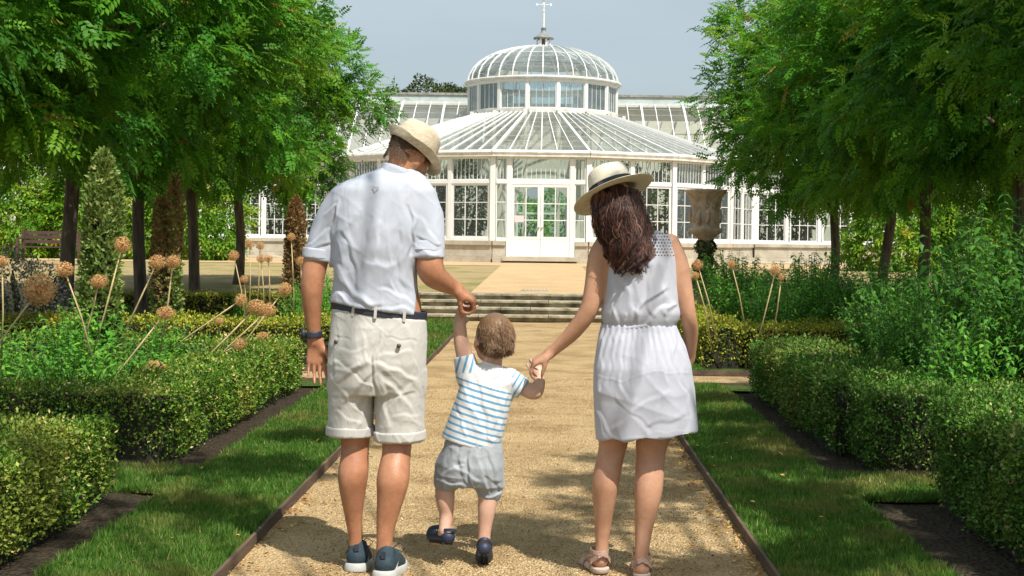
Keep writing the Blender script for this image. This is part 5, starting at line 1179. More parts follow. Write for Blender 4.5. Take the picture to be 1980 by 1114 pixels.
B.loft(rowz(m_, [(365, 690, 820, 0, .07), (390, 655, 835, 0, .09), (430, 652, 825, .0, .11), (520, 655, 800, 0, .10), (590, 652, 815, 0, .10), (680, 645, 815, 0, .11), (735, 645, 815, 0, .10)]), .03)
def mleg(pts, rad): B.chain([m_(*p) for p in pts], rad, .02)
mleg([(682, 720, .01), (686, 830, .02), (687, 868, .015), (683, 915, -.012), (682, 945, -.008), (684, 1000, .01), (688, 1046, .02), (689, 1085, .02)], [.085, .066, .056, .062, .055, .037, .030, .036])
mleg([(772, 720, .0), (768, 830, -.015), (767, 872, -.03), (760, 925, -.075), (756, 955, -.08), (746, 1018, -.085), (742, 1070, -.10), (742, 1110, -.11)], [.085, .068, .058, .066, .058, .039, .031, .037])
for (a, b, c) in (((689, 1088, .02), (696, 1098, .2), .032), ((742, 1112, -.11), (760, 1108, .08), .032)): B.rc(m_(*a), m_(*b), .036, c, .02)
# left arm hanging, palm turned back
B.chain([m_(662, 405, .0), m_(626, 455, .0), m_(613, 495, .0), m_(606, 530, -.01), m_(603, 562, -.012), m_(604, 600, .0), m_(607, 640, .01), m_(609, 662, .01)], [.05, .05, .052, .049, .046, .038, .0295, .027], .02)
hand(B, m_(609, 660, .012), m_(613, 720, .012) - m_(609, 660, .012), (.15, -1, .05), (1, .1, 0), 1.0, (.20, .17, .2, .26), (.5, .5), .12)
# right arm, elbow back and forearm reaching right and forward to the child's hand
B.chain([m_(822, 405, .0), m_(829, 455, -.02), m_(829, 490, -.04), m_(832, 520, -.05), m_(842, 535, -.03), m_(858, 546, .01), m_(874, 555, .045), m_(882, 559, .055)], [.045, .055, .058, .056, .051, .043, .034, .031], .018)
w0_ = m_(881, 558, .055)
hand(B, w0_, (.80, .25, -.50), (-.5, .15, -.8), (.1, -1, .1), 1.04, (.95, 1.05, 1.1, 1.15), (.05, 1.0), .02)
skin('body', B, SKIN_M, man)
eyes(man, hc, MH, 1, EYEW, IRIS)
# short hair: a close shell with stubble
Hs = Sculpt(hc - .14, hc + .14, .004); A_ = np.array(MH); T = lambda x, y, q: hc + A_ @ np.array([x, y, q])
Hs.el(T(0, -.014, .03), (.0785, .0965, .091), MH, 0); Hs.cut(T(0, .035, 0), A_ @ np.array([0, 1, -.6])); Hs.cut(T(0, -.06, -.022), A_ @ np.array([0, .3, -1.]))
V, Fq = Hs.mesh(); V = relax(V, Fq, 1); Nn = vnormals(V, Fq); 
hair = np_mesh('hair', V, Fq, HAIR_M, man, smooth=True, attr={'var': np.clip(.35 + .12 * np.random.default_rng(1).normal(size=len(V)), 0, 1)})
ii = np.random.default_rng(2).integers(0, len(V), 4000); P = V[ii]; dd = nrm(Nn[ii] * .7 + np.array([0, 0, -.8]) + np.random.default_rng(3).normal(size=(4000, 3)) * .15)
Vs, Fs = strands(P, dd, .009, 0, 2, .0006, .1, 4); np_mesh('stubble', Vs, Fs, HAIR_M, hair, attr={'var': np.repeat(np.random.default_rng(4).random(4000), 9)})
lowr = np.random.default_rng(8); n = 2600; q = lowr.uniform(-1.15, 1.15, n); zz_ = lowr.uniform(-.062, -.015, n); Pn = np.stack([T(.073 * math.sin(a), -.012 - .086 * math.cos(a) * (1 + zz * 2.2), zz) for a, zz in zip(q, zz_)])
Vs, Fs = strands(Pn, np.tile([0, -.25, -1.], (n, 1)), .006, 0, 2, .0005, .1, 4); np_mesh('nape_hair', Vs, Fs, HAIR_M, hair, attr={'var': np.repeat(lowr.random(n), 9)})
# shirt
S = Sculpt((-1.08, YM - .28, .98), (-.32, YM + .26, 1.72), .005)
S.loft(rowz(m_, [(326, 738, 800, 0, .05), (334, 712, 812, 0, .07), (343, 690, 822, 0, .085), (354, 666, 832, 0, .105), (368, 648, 842, 0, .118), (400, 642, 842, 0, .13), (440, 646, 834, -.005, .138), (480, 648, 812, -.01, .138), (520, 648, 806, -.005, .132), (560, 645, 806, 0, .128), (585, 640, 812, 0, .132), (616, 642, 822, 0, .13)]), .03, 2.35)
S.chain([m_(674, 388, .0), m_(650, 412, .0), m_(628, 455, .0), m_(617, 500, .0)], [.068, .066, .061, .057], .03)
S.chain([m_(812, 394, .0), m_(826, 425, -.01), m_(828, 465, -.03), m_(828, 496, -.045)], [.064, .067, .066, .064], .03)
S.cut(m_(640, 582), nrm(np.cross(m_(828, 611) - m_(640, 582), (0, 1, 0))) * (1 if np.cross(m_(828, 611) - m_(640, 582), (0, 1, 0))[2] < 0 else -1))
S.cut(m_(616, 500), (-.12 * 0 - .05, 0, -1)) if False else None
shv = []
fM = [(700, 400, 655, 520, 10, 5), (720, 420, 690, 560, 8, -5), (735, 430, 722, 500, 6, 5), (668, 455, 690, 540, 7, -5), (800, 420, 792, 560, 8, 4), (770, 440, 782, 560, 6, -3), (650, 520, 720, 585, 9, 5), (655, 548, 740, 600, 7, -4),
      (740, 560, 805, 590, 7, 4), (690, 590, 790, 600, 6, 4), (812, 420, 850, 470, 6, 4), (805, 455, 855, 475, 5, -4), (800, 470, 850, 488, 4, 3), (600, 470, 640, 450, 5, 4), (598, 485, 640, 475, 4, -4), (625, 420, 650, 400, 5, 4), (648, 400, 655, 500, 5, -4),
      (795, 400, 800, 490, 4, -6), (650, 400, 648, 500, 4, -5), (700, 500, 760, 520, 12, 4), (655, 570, 700, 590, 5, 5), (762, 500, 770, 590, 4, 3)]
def shirt_fn(V, N_):
    V = ripple(V, N_, .0022, 26, (.3, .2, 1), 3); V = ripple(V, N_, .0012, 60, (1, .2, .6), 4); return folds(V, N_, fM)
# cut sleeves at the rolled cuffs by carving beyond them
for (a, b, r_) in (((613, 503, .0), (605, 560, .0), .085), ((826, 500, -.045), (826, 560, -.06), .06)):
    pa, pb = m_(*a), m_(*b); n_ = nrm(pb - pa); G = np.meshgrid(*[x.astype(np.float32) for x in S.ax], indexing='ij')
    d = (G[0] - pa[0]) * n_[0] + (G[1] - pa[1]) * n_[1] + (G[2] - pa[2]) * n_[2]; lat = np.abs(G[0] - pa[0] - .0) - (.062 if r_ > .07 else .066)
    if r_ > .07: lat = (G[0] - at(638, 500, YM)[0])
    else: lat = -(G[0] - at(806, 500, YM)[0])
    cutd = np.minimum(d, -lat); S.D = np.maximum(S.D, cutd)
shirt = skin('shirt', S, SHIRT, man, shirt_fn)
# collar, cuffs, yoke seam, loop, button placket stitches
def cuff(S0, ctr, axis, r, w, flat=1, k=0, name='cuff', m=None, parent=None, thick=.006, h=.004, fn=None, aspect=None, aspect_dir=(0, 1, 0)):
    ctr = np.array(ctr); axis = nrm(np.array(axis, float)); lo = ctr - r - .03; hi = ctr + r + .03; C_ = Sculpt(lo, hi, h)
    G = np.meshgrid(*[x.astype(np.float32) for x in C_.ax], indexing='ij'); P = [G[i] - ctr[i] for i in range(3)]; t = sum(P[i] * axis[i] for i in range(3)); Q = [P[i] - t * axis[i] for i in range(3)]
    if aspect: ad = nrm(np.array(aspect_dir, float)); c = sum(Q[i] * ad[i] for i in range(3)); q = np.sqrt(np.maximum(sum(x * x for x in Q) - c * c + (c / aspect) ** 2, 0))
    else: q = np.sqrt(sum(x * x for x in Q))
    d = np.maximum(np.abs(q - r) - thick, np.abs(t) - w); C_.D = d.astype(np.float32)
    return skin(name, C_, m, parent, fn, 2)
rp = lambda V, N_: ripple(V, N_, .0015, 50, (.3, .3, 1), 9)
cuff(None, m_(615, 490, 0), m_(608, 560, 0) - m_(619, 460, 0), .0585, .021, m=SHIRT, parent=shirt, fn=rp, thick=.005)
cuff(None, m_(825, 482, -.035), m_(824, 520, -.055) - m_(828, 460, -.025), .0665, .020, m=SHIRT, parent=shirt, fn=rp, thick=.005)
cuff(None, m_(771, 338, .005), nrm(np.array([.36, .18, 1])), .0755, .021, m=SHIRT, parent=shirt, fn=rp, name='collar', thick=.0055, aspect=.95)
mb = MB(); 
def onback(px, py, f=m_, dy=-.14): return f(px, py, dy)
# belt, trousers
Sh = Sculpt((-1.1, YM - .25, .52), (-.3, YM + .28, 1.09), .005)
Sh.loft(rowz(m_, [(596, 643, 820, 0, .118), (620, 641, 824, 0, .122), (660, 638, 825, -.005, .134), (700, 636, 824, -.01, .138), (740, 636, 822, -.005, .13), (760, 637, 820, 0, .12)]), .02, 2.5)
Sh.loft(rowz(m_, [(715, 637, 738, 0, .11), (760, 636, 722, 0, .105), (800, 635, 720, .005, .10), (843, 634, 720, .01, .098)]), .012, 2.2)
Sh.loft(rowz(m_, [(715, 722, 825, 0, .11), (760, 725, 822, -.005, .108), (810, 727, 820, -.005, .103), (852, 727, 820, -.005, .10)]), .012, 2.2)
Sh.cut(m_(640, 594), (.12, 0, 1.))
# hollow legs so the hems stand clear of the calves
Sh.rc(m_(677, 900, .01), m_(677, 826, .01), .074, .070, 0, sub=True); Sh.rc(m_(773, 905, -.005), m_(773, 836, -.005), .076, .072, 0, sub=True)
fS = [(735, 650, 722, 760, 4, -10), (722, 690, 660, 740, 7, 6), (722, 715, 655, 790, 7, 6), (715, 740, 650, 700, 5, -4), (728, 700, 800, 735, 7, 6), (730, 725, 800, 790, 7, 6), (740, 690, 800, 680, 6, 4), (735, 740, 760, 830, 6, 5), (712, 750, 690, 830, 6, -5), (660, 760, 705, 800, 6, 4), (650, 720, 700, 700, 5, 4),
      (790, 740, 750, 800, 6, -4), (700, 640, 722, 700, 5, 4), (760, 640, 735, 700, 5, 4), (645, 800, 700, 815, 5, 3), (760, 810, 812, 800, 5, 3), (800, 650, 815, 760, 5, 3), (650, 640, 650, 740, 5, -3), (740, 770, 800, 760, 5, -4), (655, 680, 712, 668, 5, 3), (748, 656, 812, 656, 2.5, -3), (645, 652, 672, 655, 2.5, -3)]
sh_fn = lambda V, N_: folds(ripple(ripple(V, N_, .0018, 34, (.5, .2, 1), 8), N_, .0012, 75, (1, .2, .5), 9), N_, [(a, b, c, d, e, f * .75) for a, b, c, d, e, f in fS])
shorts = skin('shorts', Sh, SHORTS, man, sh_fn)
for (x, y, r_, dy, ax) in ((677, 832, .0915, .01, (.02, 0, 1)), (773.5, 841, .0985, -.005, (-.03, 0, 1))): cuff(None, m_(x, y, dy), ax, r_ + .002, .019, m=SHORTS, parent=shorts, name='turned_up_hem', thick=.005, aspect=1.06, fn=lambda V, N_: ripple(V, N_, .002, 40, (1, .3, .3), 5))
cuff(None, (m_(733, 600)[0], YM, m_(733, 600)[2]), (.12, 0, 1), .193, .020, m=NAVY, parent=man, name='belt', thick=.004, aspect=.645)
for x in (683, 726, 782):     # belt loops
    p = m_(x, 604 + (x - 730) * .11, -.132 + abs(x - 732) * .0004); ubox('belt_loop', SHORTS, shorts, p, (.011, .008, .052), Matrix.Rotation(R(4), 3, 'Y'))
for (x, y, dy) in ((649.5, 661, -.105), (771, 669, -.149)): p = m_(x, y, dy); MB().tube([p, p + (0, .012, 0)], .0085, 12).build('button', BUTTON, shorts, True)
lp = m_(727, 362, -.135); MB().tube([m_(721, 360, -.122), m_(727, 363, -.134), m_(733, 361, -.124)], .0022, 6).build('locker_loop', SHIRT, shirt, True)
# watch
wc = m_(606, 647, .008); cuff(None, wc, m_(607, 660) - m_(605, 630), .0335, .013, m=NAVY, parent=man, name='watch', thick=.0035, h=.003)
wt = MB(); wt.tube([wc + np.array([-.034, -.01, .004]), wc + np.array([-.046, -.014, .004])], .021, 16); wt.build('watch_case', NAVY, man, True)
# hat
def hatmesh(name, c, M, prof_crown, brim, m, parent, pinch=.0, n=56):
    """prof_crown: (r, z); brim(r01, ang)->(extra radius, z); closed double skin"""
    A = np.array(M.to_3x3()); V = []; nr = 0
    rows = []
    for r_, z in prof_crown: rows.append([(r_, z)] * n)
    for t in np.linspace(0, 1, 7)[1:]: rows.append([(prof_crown[-1][0] + brim(t, 2 * math.pi * j / n)[0], prof_crown[-1][1] + brim(t, 2 * math.pi * j / n)[1]) for j in range(n)])
    outer = rows; inner = [[(max(r_ - .004, .001) if i < len(prof_crown) else r_, z - .004) for r_, z in row] for i, row in enumerate(rows)][::-1]
    for row in outer + inner:
        for j, (r_, z) in enumerate(row):
            q = 2 * math.pi * j / n; x, y = r_ * math.cos(q), 1.16 * r_ * math.sin(q)
            if pinch and z > .05: zf_ = (z - .05) / .07; z = z - pinch * zf_ * math.exp(-(x / .022) ** 2) * (1 - .4 * zf_); x *= 1 - .12 * zf_ * max(0, math.sin(q))
            V.append(A @ np.array([x, y, z]) + c)
    k = len(outer) + len(inner); Fq = [(i * n + j, i * n + (j + 1) % n, (i + 1) * n + (j + 1) % n, (i + 1) * n + j) for i in range(k - 1) for j in range(n)]
    o = np_mesh(name, np.array(V), np.array(Fq), m, parent, smooth=True); s_ = o.modifiers.new('subdivision', 'SUBSURF'); s_.levels = s_.render_levels = 1; return o
HM = Matrix.Rotation(R(24), 3, 'Y') @ Matrix.Rotation(R(-40), 3, 'Z') @ Matrix.Rotation(R(-15), 3, 'X')
hat_c = m_(796, 290, .025)
crown = [(.002, .116), (.03, .118), (.056, .114), (.073, .102), (.082, .082), (.088, .05), (.092, .02), (.094, .0)]
def brimM(t, q): back = max(0, -math.sin(q)); fr = max(0, math.sin(q)); cs = abs(math.cos(q)); up = max(back, cs * (1 - .75 * fr)); return ((.050 - .030 * up) * t, .036 * up * t ** 1.3 - .018 * fr * (1 - cs) * t)
hat = hatmesh('trilby_hat', hat_c, HM, crown, brimM, STRAWM, man, .010)
bn = MB(); A_ = np.array(HM); NB = 48; P = [A_ @ np.array([r_ * math.cos(2 * math.pi * j / NB), 1.16 * r_ * math.sin(2 * math.pi * j / NB), z]) + hat_c for j in range(NB) for r_, z in ((.0955, .003), (.0915, .028))]
bn.add(P, [(2 * j, 2 * ((j + 1) % NB), 2 * ((j + 1) % NB) + 1, 2 * j + 1) for j in range(NB)]); bn.build('hat_band', STRAWM, hat, True)
# trainers
def shoe(f, heel, toe, parent, label=None, s=1.0, up=TEAL, so=SOLE):
    a, b = f(*heel), f(*toe); d = nrm(b - a); L = np.linalg.norm(b - a); lo = np.minimum(a, b) - .09; hi = np.maximum(a, b) + .12; S = Sculpt(lo, hi, .004); u = np.array([0, 0, 1.]); sd = nrm(np.cross(d, u)); u = np.cross(sd, d)
    S.chain([a + u * .045 * s, a + d * L * .3 + u * .052 * s, a + d * L * .65 + u * .03 * s, a + d * L * .95 + u * .02 * s], [.035 * s, .038 * s, .041 * s, .032 * s], .008); S.rc(a + u * .05 * s, a + u * .085 * s + d * .02, .033 * s, .031 * s, .008)
    S.rc(a + u * .12 * s + d * .03, a + u * .06 * s + d * .03, .026 * s, .025 * s, .006, sub=True); S.cut(a + u * .012, -u)
    o = skin('shoe', S, up, parent); 
    T_ = Sculpt(lo, hi, .004); T_.chain([a + u * .012, a + d * L * .6 + u * .010, a + d * L + u * .006], [.042 * s, .047 * s, .039 * s], .01); T_.cut(a + u * .030 * s, u); T_.cut(a + u * .001, -u); skin('sole', T_, so, o)
    tb = MB(); p = a - d * .030 * s + u * .07 * s; tb.beam(p, p + u * .022 * s, .014 * s, .008, d); tb.build('heel_tab', NAVY if up is TEAL else up, o)
    if up is TEAL:
        lc = MB(); e = a + d * .13 + u * .10
        for k_, (sx, q) in enumerate(((-1, .05), (1, .05))): lc.tube([e, e + sd * sx * .03 + u * .02, e + sd * sx * .055 + u * .005, e + sd * sx * .04 - u * .015, e], .0022, 5)
        lc.tube([e, e - sd * .05 - u * .03, e - sd * .06 - u * .05], .002, 5); lc.build('lace', NAVY, o)
        for k_ in (-1, 1): q = a + sd * k_ * .041 + u * .05 + d * .03; MB().tube([q - d * .02 - u * .02, q + u * .02 + d * .02, q + d * .06 - u * .01], .004, 5).build('side_stripe', SOLE, o)
    return o
shoe(m_, (690, 1105, .0), (699, 1090, .24), man, s=1.22); shoe(m_, (744, 1119, -.125), (768, 1099, .1), man, s=1.22)

# ================================================================== the woman
YW_ = 5.77
w_ = lambda px, py, dy=0.: at(px, py, YW_ + dy)
wom = empty('person', (w_(1205, 1100)[0], YW_, 0), 'woman in sleeveless white dress and banded cream hat with long brown hair', 'person', 'family of three walking hand in hand')
WH = Matrix.Rotation(R(-14), 3, 'Y') @ Matrix.Rotation(R(25), 3, 'Z') @ Matrix.Rotation(R(-28), 3, 'X')
B = Sculpt((-.2, YW_ - .3, -.02), (.75, YW_ + .42, 1.66), .006)
wh = w_(1192, 398, .03); head(B, wh, WH, .93)
B.chain([w_(1196, 400, .01), w_(1216, 440, .0), w_(1228, 475, -.01)], [.048, .047, .06], .02)
B.loft(rowz(w_, [(455, 1170, 1292, 0, .055), (475, 1160, 1306, 0, .075), (520, 1170, 1306, 0, .085), (580, 1168, 1306, 0, .085), (625, 1172, 1300, 0, .08), (680, 1158, 1325, 0, .10), (740, 1155, 1335, 0, .11), (790, 1158, 1330, 0, .10)]), .03)
B.chain([w_(1188, 760, .02), w_(1186, 850, .02), w_(1182, 875, .02), w_(1172, 925, -.005), (w_(1169, 955, -.002)), w_(1166, 1010, .015), w_(1164, 1052, .02), w_(1162, 1080, .02)], [.085, .062, .055, .0565, .051, .036, .0285, .031], .02)
B.chain([w_(1290, 760, .0), w_(1262, 850, .0), w_(1258, 880, .0), w_(1255, 930, -.025), w_(1252, 965, -.04), w_(1245, 1020, -.04), w_(1241, 1066, -.05), w_(1240, 1098, -.05)], [.085, .068, .060, .0595, .054, .038, .030, .032], .02)
for (a, b) in (((1160, 1086, .02), (1140, 1082, .17)), ((1240, 1103, -.05), (1236, 1094, .12))):
    B.rc(w_(*a), w_(*b), .030, .028, .02, flat=((0, 0, 1), .8))
    for t_ in range(5): e = w_(*b) + np.array([(t_ - 2) * .013, .0, 0]); B.rc(e, e + np.array([(t_ - 2) * .002, .045 - abs(t_ - 1) * .006, -.006]), .0105 - .0008 * t_, .0085, .006)
B.chain([w_(1172, 468, .0), w_(1158, 500, .0), w_(1150, 555, -.01), w_(1138, 600, -.01), w_(1108, 642, .02), w_(1072, 676, .05), w_(1064, 682, .055)], [.042, .046, .043, .039, .034, .025, .0235], .015)
wp = w_(1062, 683, .055); hand(B, wp, w_(1034, 700, .06) - wp, (.35, .3, -1.), (.1, -1, .1), .86, (.55, .6, .65, .7), (.25, .7), .08)
B.chain([w_(1296, 470, .0), w_(1312, 510, .0), w_(1322, 560, -.01), w_(1330, 608, -.015), w_(1336, 640, .03), w_(1334, 690, .09), w_(1330, 700, .1)], [.040, .041, .038, .034, .032, .024, .023], .015)
hand(B, w_(1331, 697, .1), (-.1, .25, -1), (-1, 0, 0), (0, 1, .2), .86, (.35, .4, .4, .45), (.4, .4), .1)
skin('body', B, SKIN_W, wom); eyes(wom, wh, WH, .93, EYEW, IRIS)
# dress: bodice, waistband and skirt
S = Sculpt((.12, YW_ - .24, 1.0), (.62, YW_ + .24, 1.42), .005)
S.loft(rowz(w_, [(448, 1200, 1272, .0, .05), (455, 1180, 1292, .0, .075), (466, 1172, 1301, 0, .09), (480, 1173, 1304, 0, .098), (510, 1173, 1308, -.002, .108), (550, 1170, 1310, 0, .112), (585, 1166, 1313, 0, .112), (605, 1163, 1317, 0, .115), (618, 1164, 1313, 0, .108), (628, 1168, 1306, 0, .098), (640, 1170, 1302, 0, .092)]), .02, 2.2)
for s_, (x, y) in ((-1, (1140, 475)), (1, (1332, 478))): S.rc(w_(x + s_ * 4, y - 10, 0), w_(x + s_ * 2, y + 12, 0), .058, .050, .01, sub=True)
fD = [(1200, 520, 1240, 610, 9, 4), (1250, 520, 1262, 620, 7, -4), (1290, 560, 1225, 620, 7, 6), (1300, 590, 1250, 625, 5, -6), (1312, 585, 1285, 612, 5, 6), (1180, 540, 1200, 625, 6, 4), (1215, 600, 1210, 635, 4, 4), (1190, 590, 1188, 635, 4, -4), (1270, 500, 1290, 580, 8, 3), (1235, 590, 1232, 630, 4, -4), (1180, 480, 1200, 560, 6, -3)]
def yoke_attr(V): px, py = proj(V); return {'yoke': (py < 498 + (px - 1240) * 0).astype(float)}
DY = cloth('white_dress_bodice', (.47, .485, .545), (.43, .445, .51), cs=8, crease=.004)
# broderie holes of the yoke: real see-through dots
n = DY.node_tree.nodes; l = DY.node_tree.links; g_ = n.new('ShaderNodeNewGeometry'); sx = n.new('ShaderNodeSeparateXYZ'); l.new(g_.outputs['Position'], sx.inputs[0])
def mth(op, a, b=None, c=None):
    q = n.new('ShaderNodeMath'); q.operation = op
    for i_, v in enumerate((a, b, c)):
        if v is None: continue
        if isinstance(v, (int, float)): q.inputs[i_].default_value = v
        else: l.new(v, q.inputs[i_])
    return q.outputs[0]
cell = .0125
u_ = mth('MULTIPLY', sx.outputs[0], 1 / cell); v_ = mth('MULTIPLY', sx.outputs[2], 1 / cell); half = mth('MULTIPLY', mth('MODULO', mth('FLOOR', v_), 2.), .5)
fu = mth('SUBTRACT', mth('FRACT', mth('ADD', u_, half)), .5); fv = mth('SUBTRACT', mth('FRACT', v_), .5)
dd_ = mth('SQRT', mth('ADD', mth('MULTIPLY', fu, fu), mth('MULTIPLY', fv, fv))); hole = mth('LESS_THAN', dd_, .26)
at_n = n.new('ShaderNodeAttribute'); at_n.attribute_name = 'yoke'; hl = mth('MULTIPLY', hole, at_n.outputs['Fac'])
tr_ = n.new('ShaderNodeBsdfTransparent'); ms_ = n.new('ShaderNodeMixShader'); l.new(hl, ms_.inputs[0]); l.new(n['Principled BSDF'].outputs[0], ms_.inputs[1]); l.new(tr_.outputs[0], ms_.inputs[2]); l.new(ms_.outputs[0], n['Material Output'].inputs['Surface'])
dress = skin('dress', S, DY, wom, lambda V, N_: folds(ripple(V, N_, .0018, 28, (1, .2, .3), 12), N_, fD), attr=yoke_attr)
S = Sculpt((.12, YW_ - .3, .45), (.72, YW_ + .3, 1.06), .005)
S.loft(rowz(w_, [(626, 1164, 1306, 0, .098), (640, 1161, 1312, 0, .104), (670, 1154, 1326, -.005, .125), (710, 1147, 1336, -.012, .145), (750, 1146, 1341, -.012, .15), (800, 1149, 1345, -.008, .152), (850, 1153, 1348, 0, .155)]), .01, 2.2)
S.loft(rowz(w_, [(780, 1166, 1332, 0, .138), (800, 1168, 1330, 0, .138), (870, 1170, 1330, 0, .14)]), 0, 2.2, sub=True)
pa, pb = w_(1153, 846), w_(1348, 833); nn_ = np.cross(pb - pa, (0, 1, 0)); nn_ = nn_ if nn_[2] < 0 else -nn_; S.cut(pa, nn_); 
fK = [(1170, 645, 1160, 760, 6, 5), (1185, 645, 1180, 740, 5, -4), (1203, 642, 1200, 730, 5, 5), (1222, 640, 1224, 740, 6, -4), (1240, 638, 1248, 735, 6, 5), (1258, 636, 1262, 700, 4, -4), (1275, 632, 1295, 740, 7, 5), (1292, 630, 1312, 720, 5, -4), (1302, 628, 1330, 780, 6, 5), (1320, 700, 1336, 820, 6, -4),
      (1200, 720, 1215, 770, 7, 5), (1150, 728, 1255, 722, 2, 2.5), (1255, 722, 1338, 712, 2, 2.5), (1220, 790, 1290, 760, 8, 4), (1180, 830, 1230, 770, 8, 4), (1250, 830, 1330, 800, 9, -4), (1270, 790, 1250, 840, 6, 4), (1190, 760, 1260, 835, 5, -3), (1155, 770, 1175, 840, 6, 4), (1165, 735, 1163, 840, 3, 3), (1155, 840, 1340, 826, 2.5, 1.5)]
def skirt_fn(V, N_):
    px, py = proj(V); fl = np.clip((py - 640) / 200, 0, 1); a = np.arctan2(V[:, 1] - YW_, V[:, 0] - .38); V = V + N_ * (fl * .006 * np.sin(a * 7 + py * .01) + .0025 * np.sin(a * 34 + np.sin(py * .03)) * np.clip(1 - (py - 635) / 90, 0, 1))[:, None]
    return folds(ripple(V, N_, .0018, 30, (.8, .2, .5), 22), N_, [(a, b, c, d, e * .9, f * .55) for a, b, c, d, e, f in fK])
skirt = skin('skirt', S, DRESS, dress, skirt_fn)
cuff(None, (w_(1236, 630)[0], YW_, w_(1236, 628)[2]), (-.17, 0, 1), .152, .008, m=DRESS, parent=dress, name='waistband', thick=.004, aspect=.665)
# hat
WHM = Matrix.Rotation(R(-11), 3, 'Y') @ Matrix.Rotation(R(25), 3, 'Z') @ Matrix.Rotation(R(-17), 3, 'X')
wc_ = w_(1185, 372, .03)
crownW = [(.002, .107), (.04, .110), (.064, .108), (.076, .099), (.083, .077), (.088, .045), (.092, .018), (.094, .0)]
def brimW(t, q): return (.074 * t, .006 * math.sin(2 * q + 1) * t - .012 * t * t + (.016 * max(0, -math.sin(q - .6)) * t * t))
what = hatmesh('panama_hat', wc_, WHM, crownW, brimW, STRAWW, wom, .006)
A_ = np.array(WHM); P = [A_ @ np.array([r_ * math.cos(2 * math.pi * j / NB), 1.16 * r_ * math.sin(2 * math.pi * j / NB), z]) + wc_ for j in range(NB) for r_, z in ((.0968, .002), (.0925, .036))]
MB().add(P, [(2 * j, 2 * ((j + 1) % NB), 2 * ((j + 1) % NB) + 1, 2 * j + 1) for j in range(NB)]).build('hat_band', BAND, what, True)
bw2 = MB(); e = A_ @ np.array([-.075, -.065, .018]) + wc_; bw2.box(e, (.045, .02, .022), WHM); bw2.build('band_bow', BAND, what, bevel=.003)
# hair
core = Sculpt(wh - .2, wh + .2, .006) if False else Sculpt((wh[0] - .14, YW_ - .2, 1.16), (wh[0] + .2, YW_ + .16, 1.55), .006)
core.el(wh + np.array([0, -.002, .0]), (.078, .086, .09), WH, .02)
core.loft(rowz(w_, [(365, 1160, 1232, -.0, .06), (390, 1158, 1236, -.02, .07), (420, 1162, 1242, -.035, .065), (450, 1176, 1252, -.06, .05), (475, 1190, 1254, -.08, .035), (490, 1200, 1246, -.09, .025)]), .03, 2.2)
V, Fq = core.mesh(); V = relax(V, Fq, 2); N_ = vnormals(V, Fq); wh_front = (A_.T @ (V - wh).T).T
hw = np_mesh('hair', V, Fq, HAIR_W, wom, smooth=True, attr={'var': np.full(len(V), .12)})
g = np.random.default_rng(31); nl = 330; per = 15
ax_ = g.uniform(0, 1, nl); tw = g.normal(size=nl); Qs = []; va = []
ys_ = np.linspace(0, 1, 12)
lx = np.interp(ys_, [0, .25, .5, .75, 1], [1154, 1150, 1158, 1176, 1196]); rx_ = np.interp(ys_, [0, .25, .5, .75, 1], [1234, 1240, 1252, 1266, 1244])
dpt = np.interp(ys_, [0, .25, .5, .75, 1], [-.065, -.118, -.135, -.148, -.150])
for i_ in range(nl):
    t0 = g.uniform(0, .15); t1 = g.uniform(.78, 1.06) if g.random() < .8 else g.uniform(.45, .7); u = ax_[i_]; ph = g.uniform(0, 6.3); fr = g.uniform(1.8, 3.2); am = g.uniform(5, 14); lay = g.uniform(0, .035); tone = np.clip(g.beta(2, 2), 0, 1)
    tt = t0 + (t1 - t0) * ys_; cxl = np.interp(tt, ys_, lx); cxr = np.interp(tt, ys_, rx_)
    px = cxl + (cxr - cxl) * (u + .0 * tt); py = 362 + (522 - 362) * tt + 6 * math.sin(u * 9); prof_ = 1 - .5 * abs(2 * u - 1) ** 2.2
    px = px + am * np.sin(ph + fr * 2 * math.pi * tt) * (.3 + tt); dp = np.interp(tt, ys_, dpt) * prof_ - .0 + lay + .010 * np.cos(ph + fr * 2 * math.pi * tt) * tt
    base = np.stack([w_(a, b, c) for a, b, c in zip(px, py, dp)])
    off = g.normal(size=(per, 1, 3)) * np.array([.0065, .004, .003]); wdt = (np.sin(math.pi * np.clip(ys_ * .9 + .08, 0, 1)) * 1.0 + .25)[None, :, None]
    wob = .0018 * np.sin(g.uniform(0, 6.3, (per, 1)) + g.uniform(6, 14, (per, 1)) * ys_[None])[..., None] * np.array([1, .5, 0])
    Qs.append(base[None] + off * wdt + wob); va.append(np.clip(tone + g.normal(size=per) * .12, 0, 1))
Q = np.concatenate(Qs); vv = np.concatenate(va); V, Fq = tubes(Q, .0014, .35); np_mesh('hair_strands', V, Fq, HAIR_W, hw, smooth=True, attr={'var': np.repeat(vv, 12 * 3)})
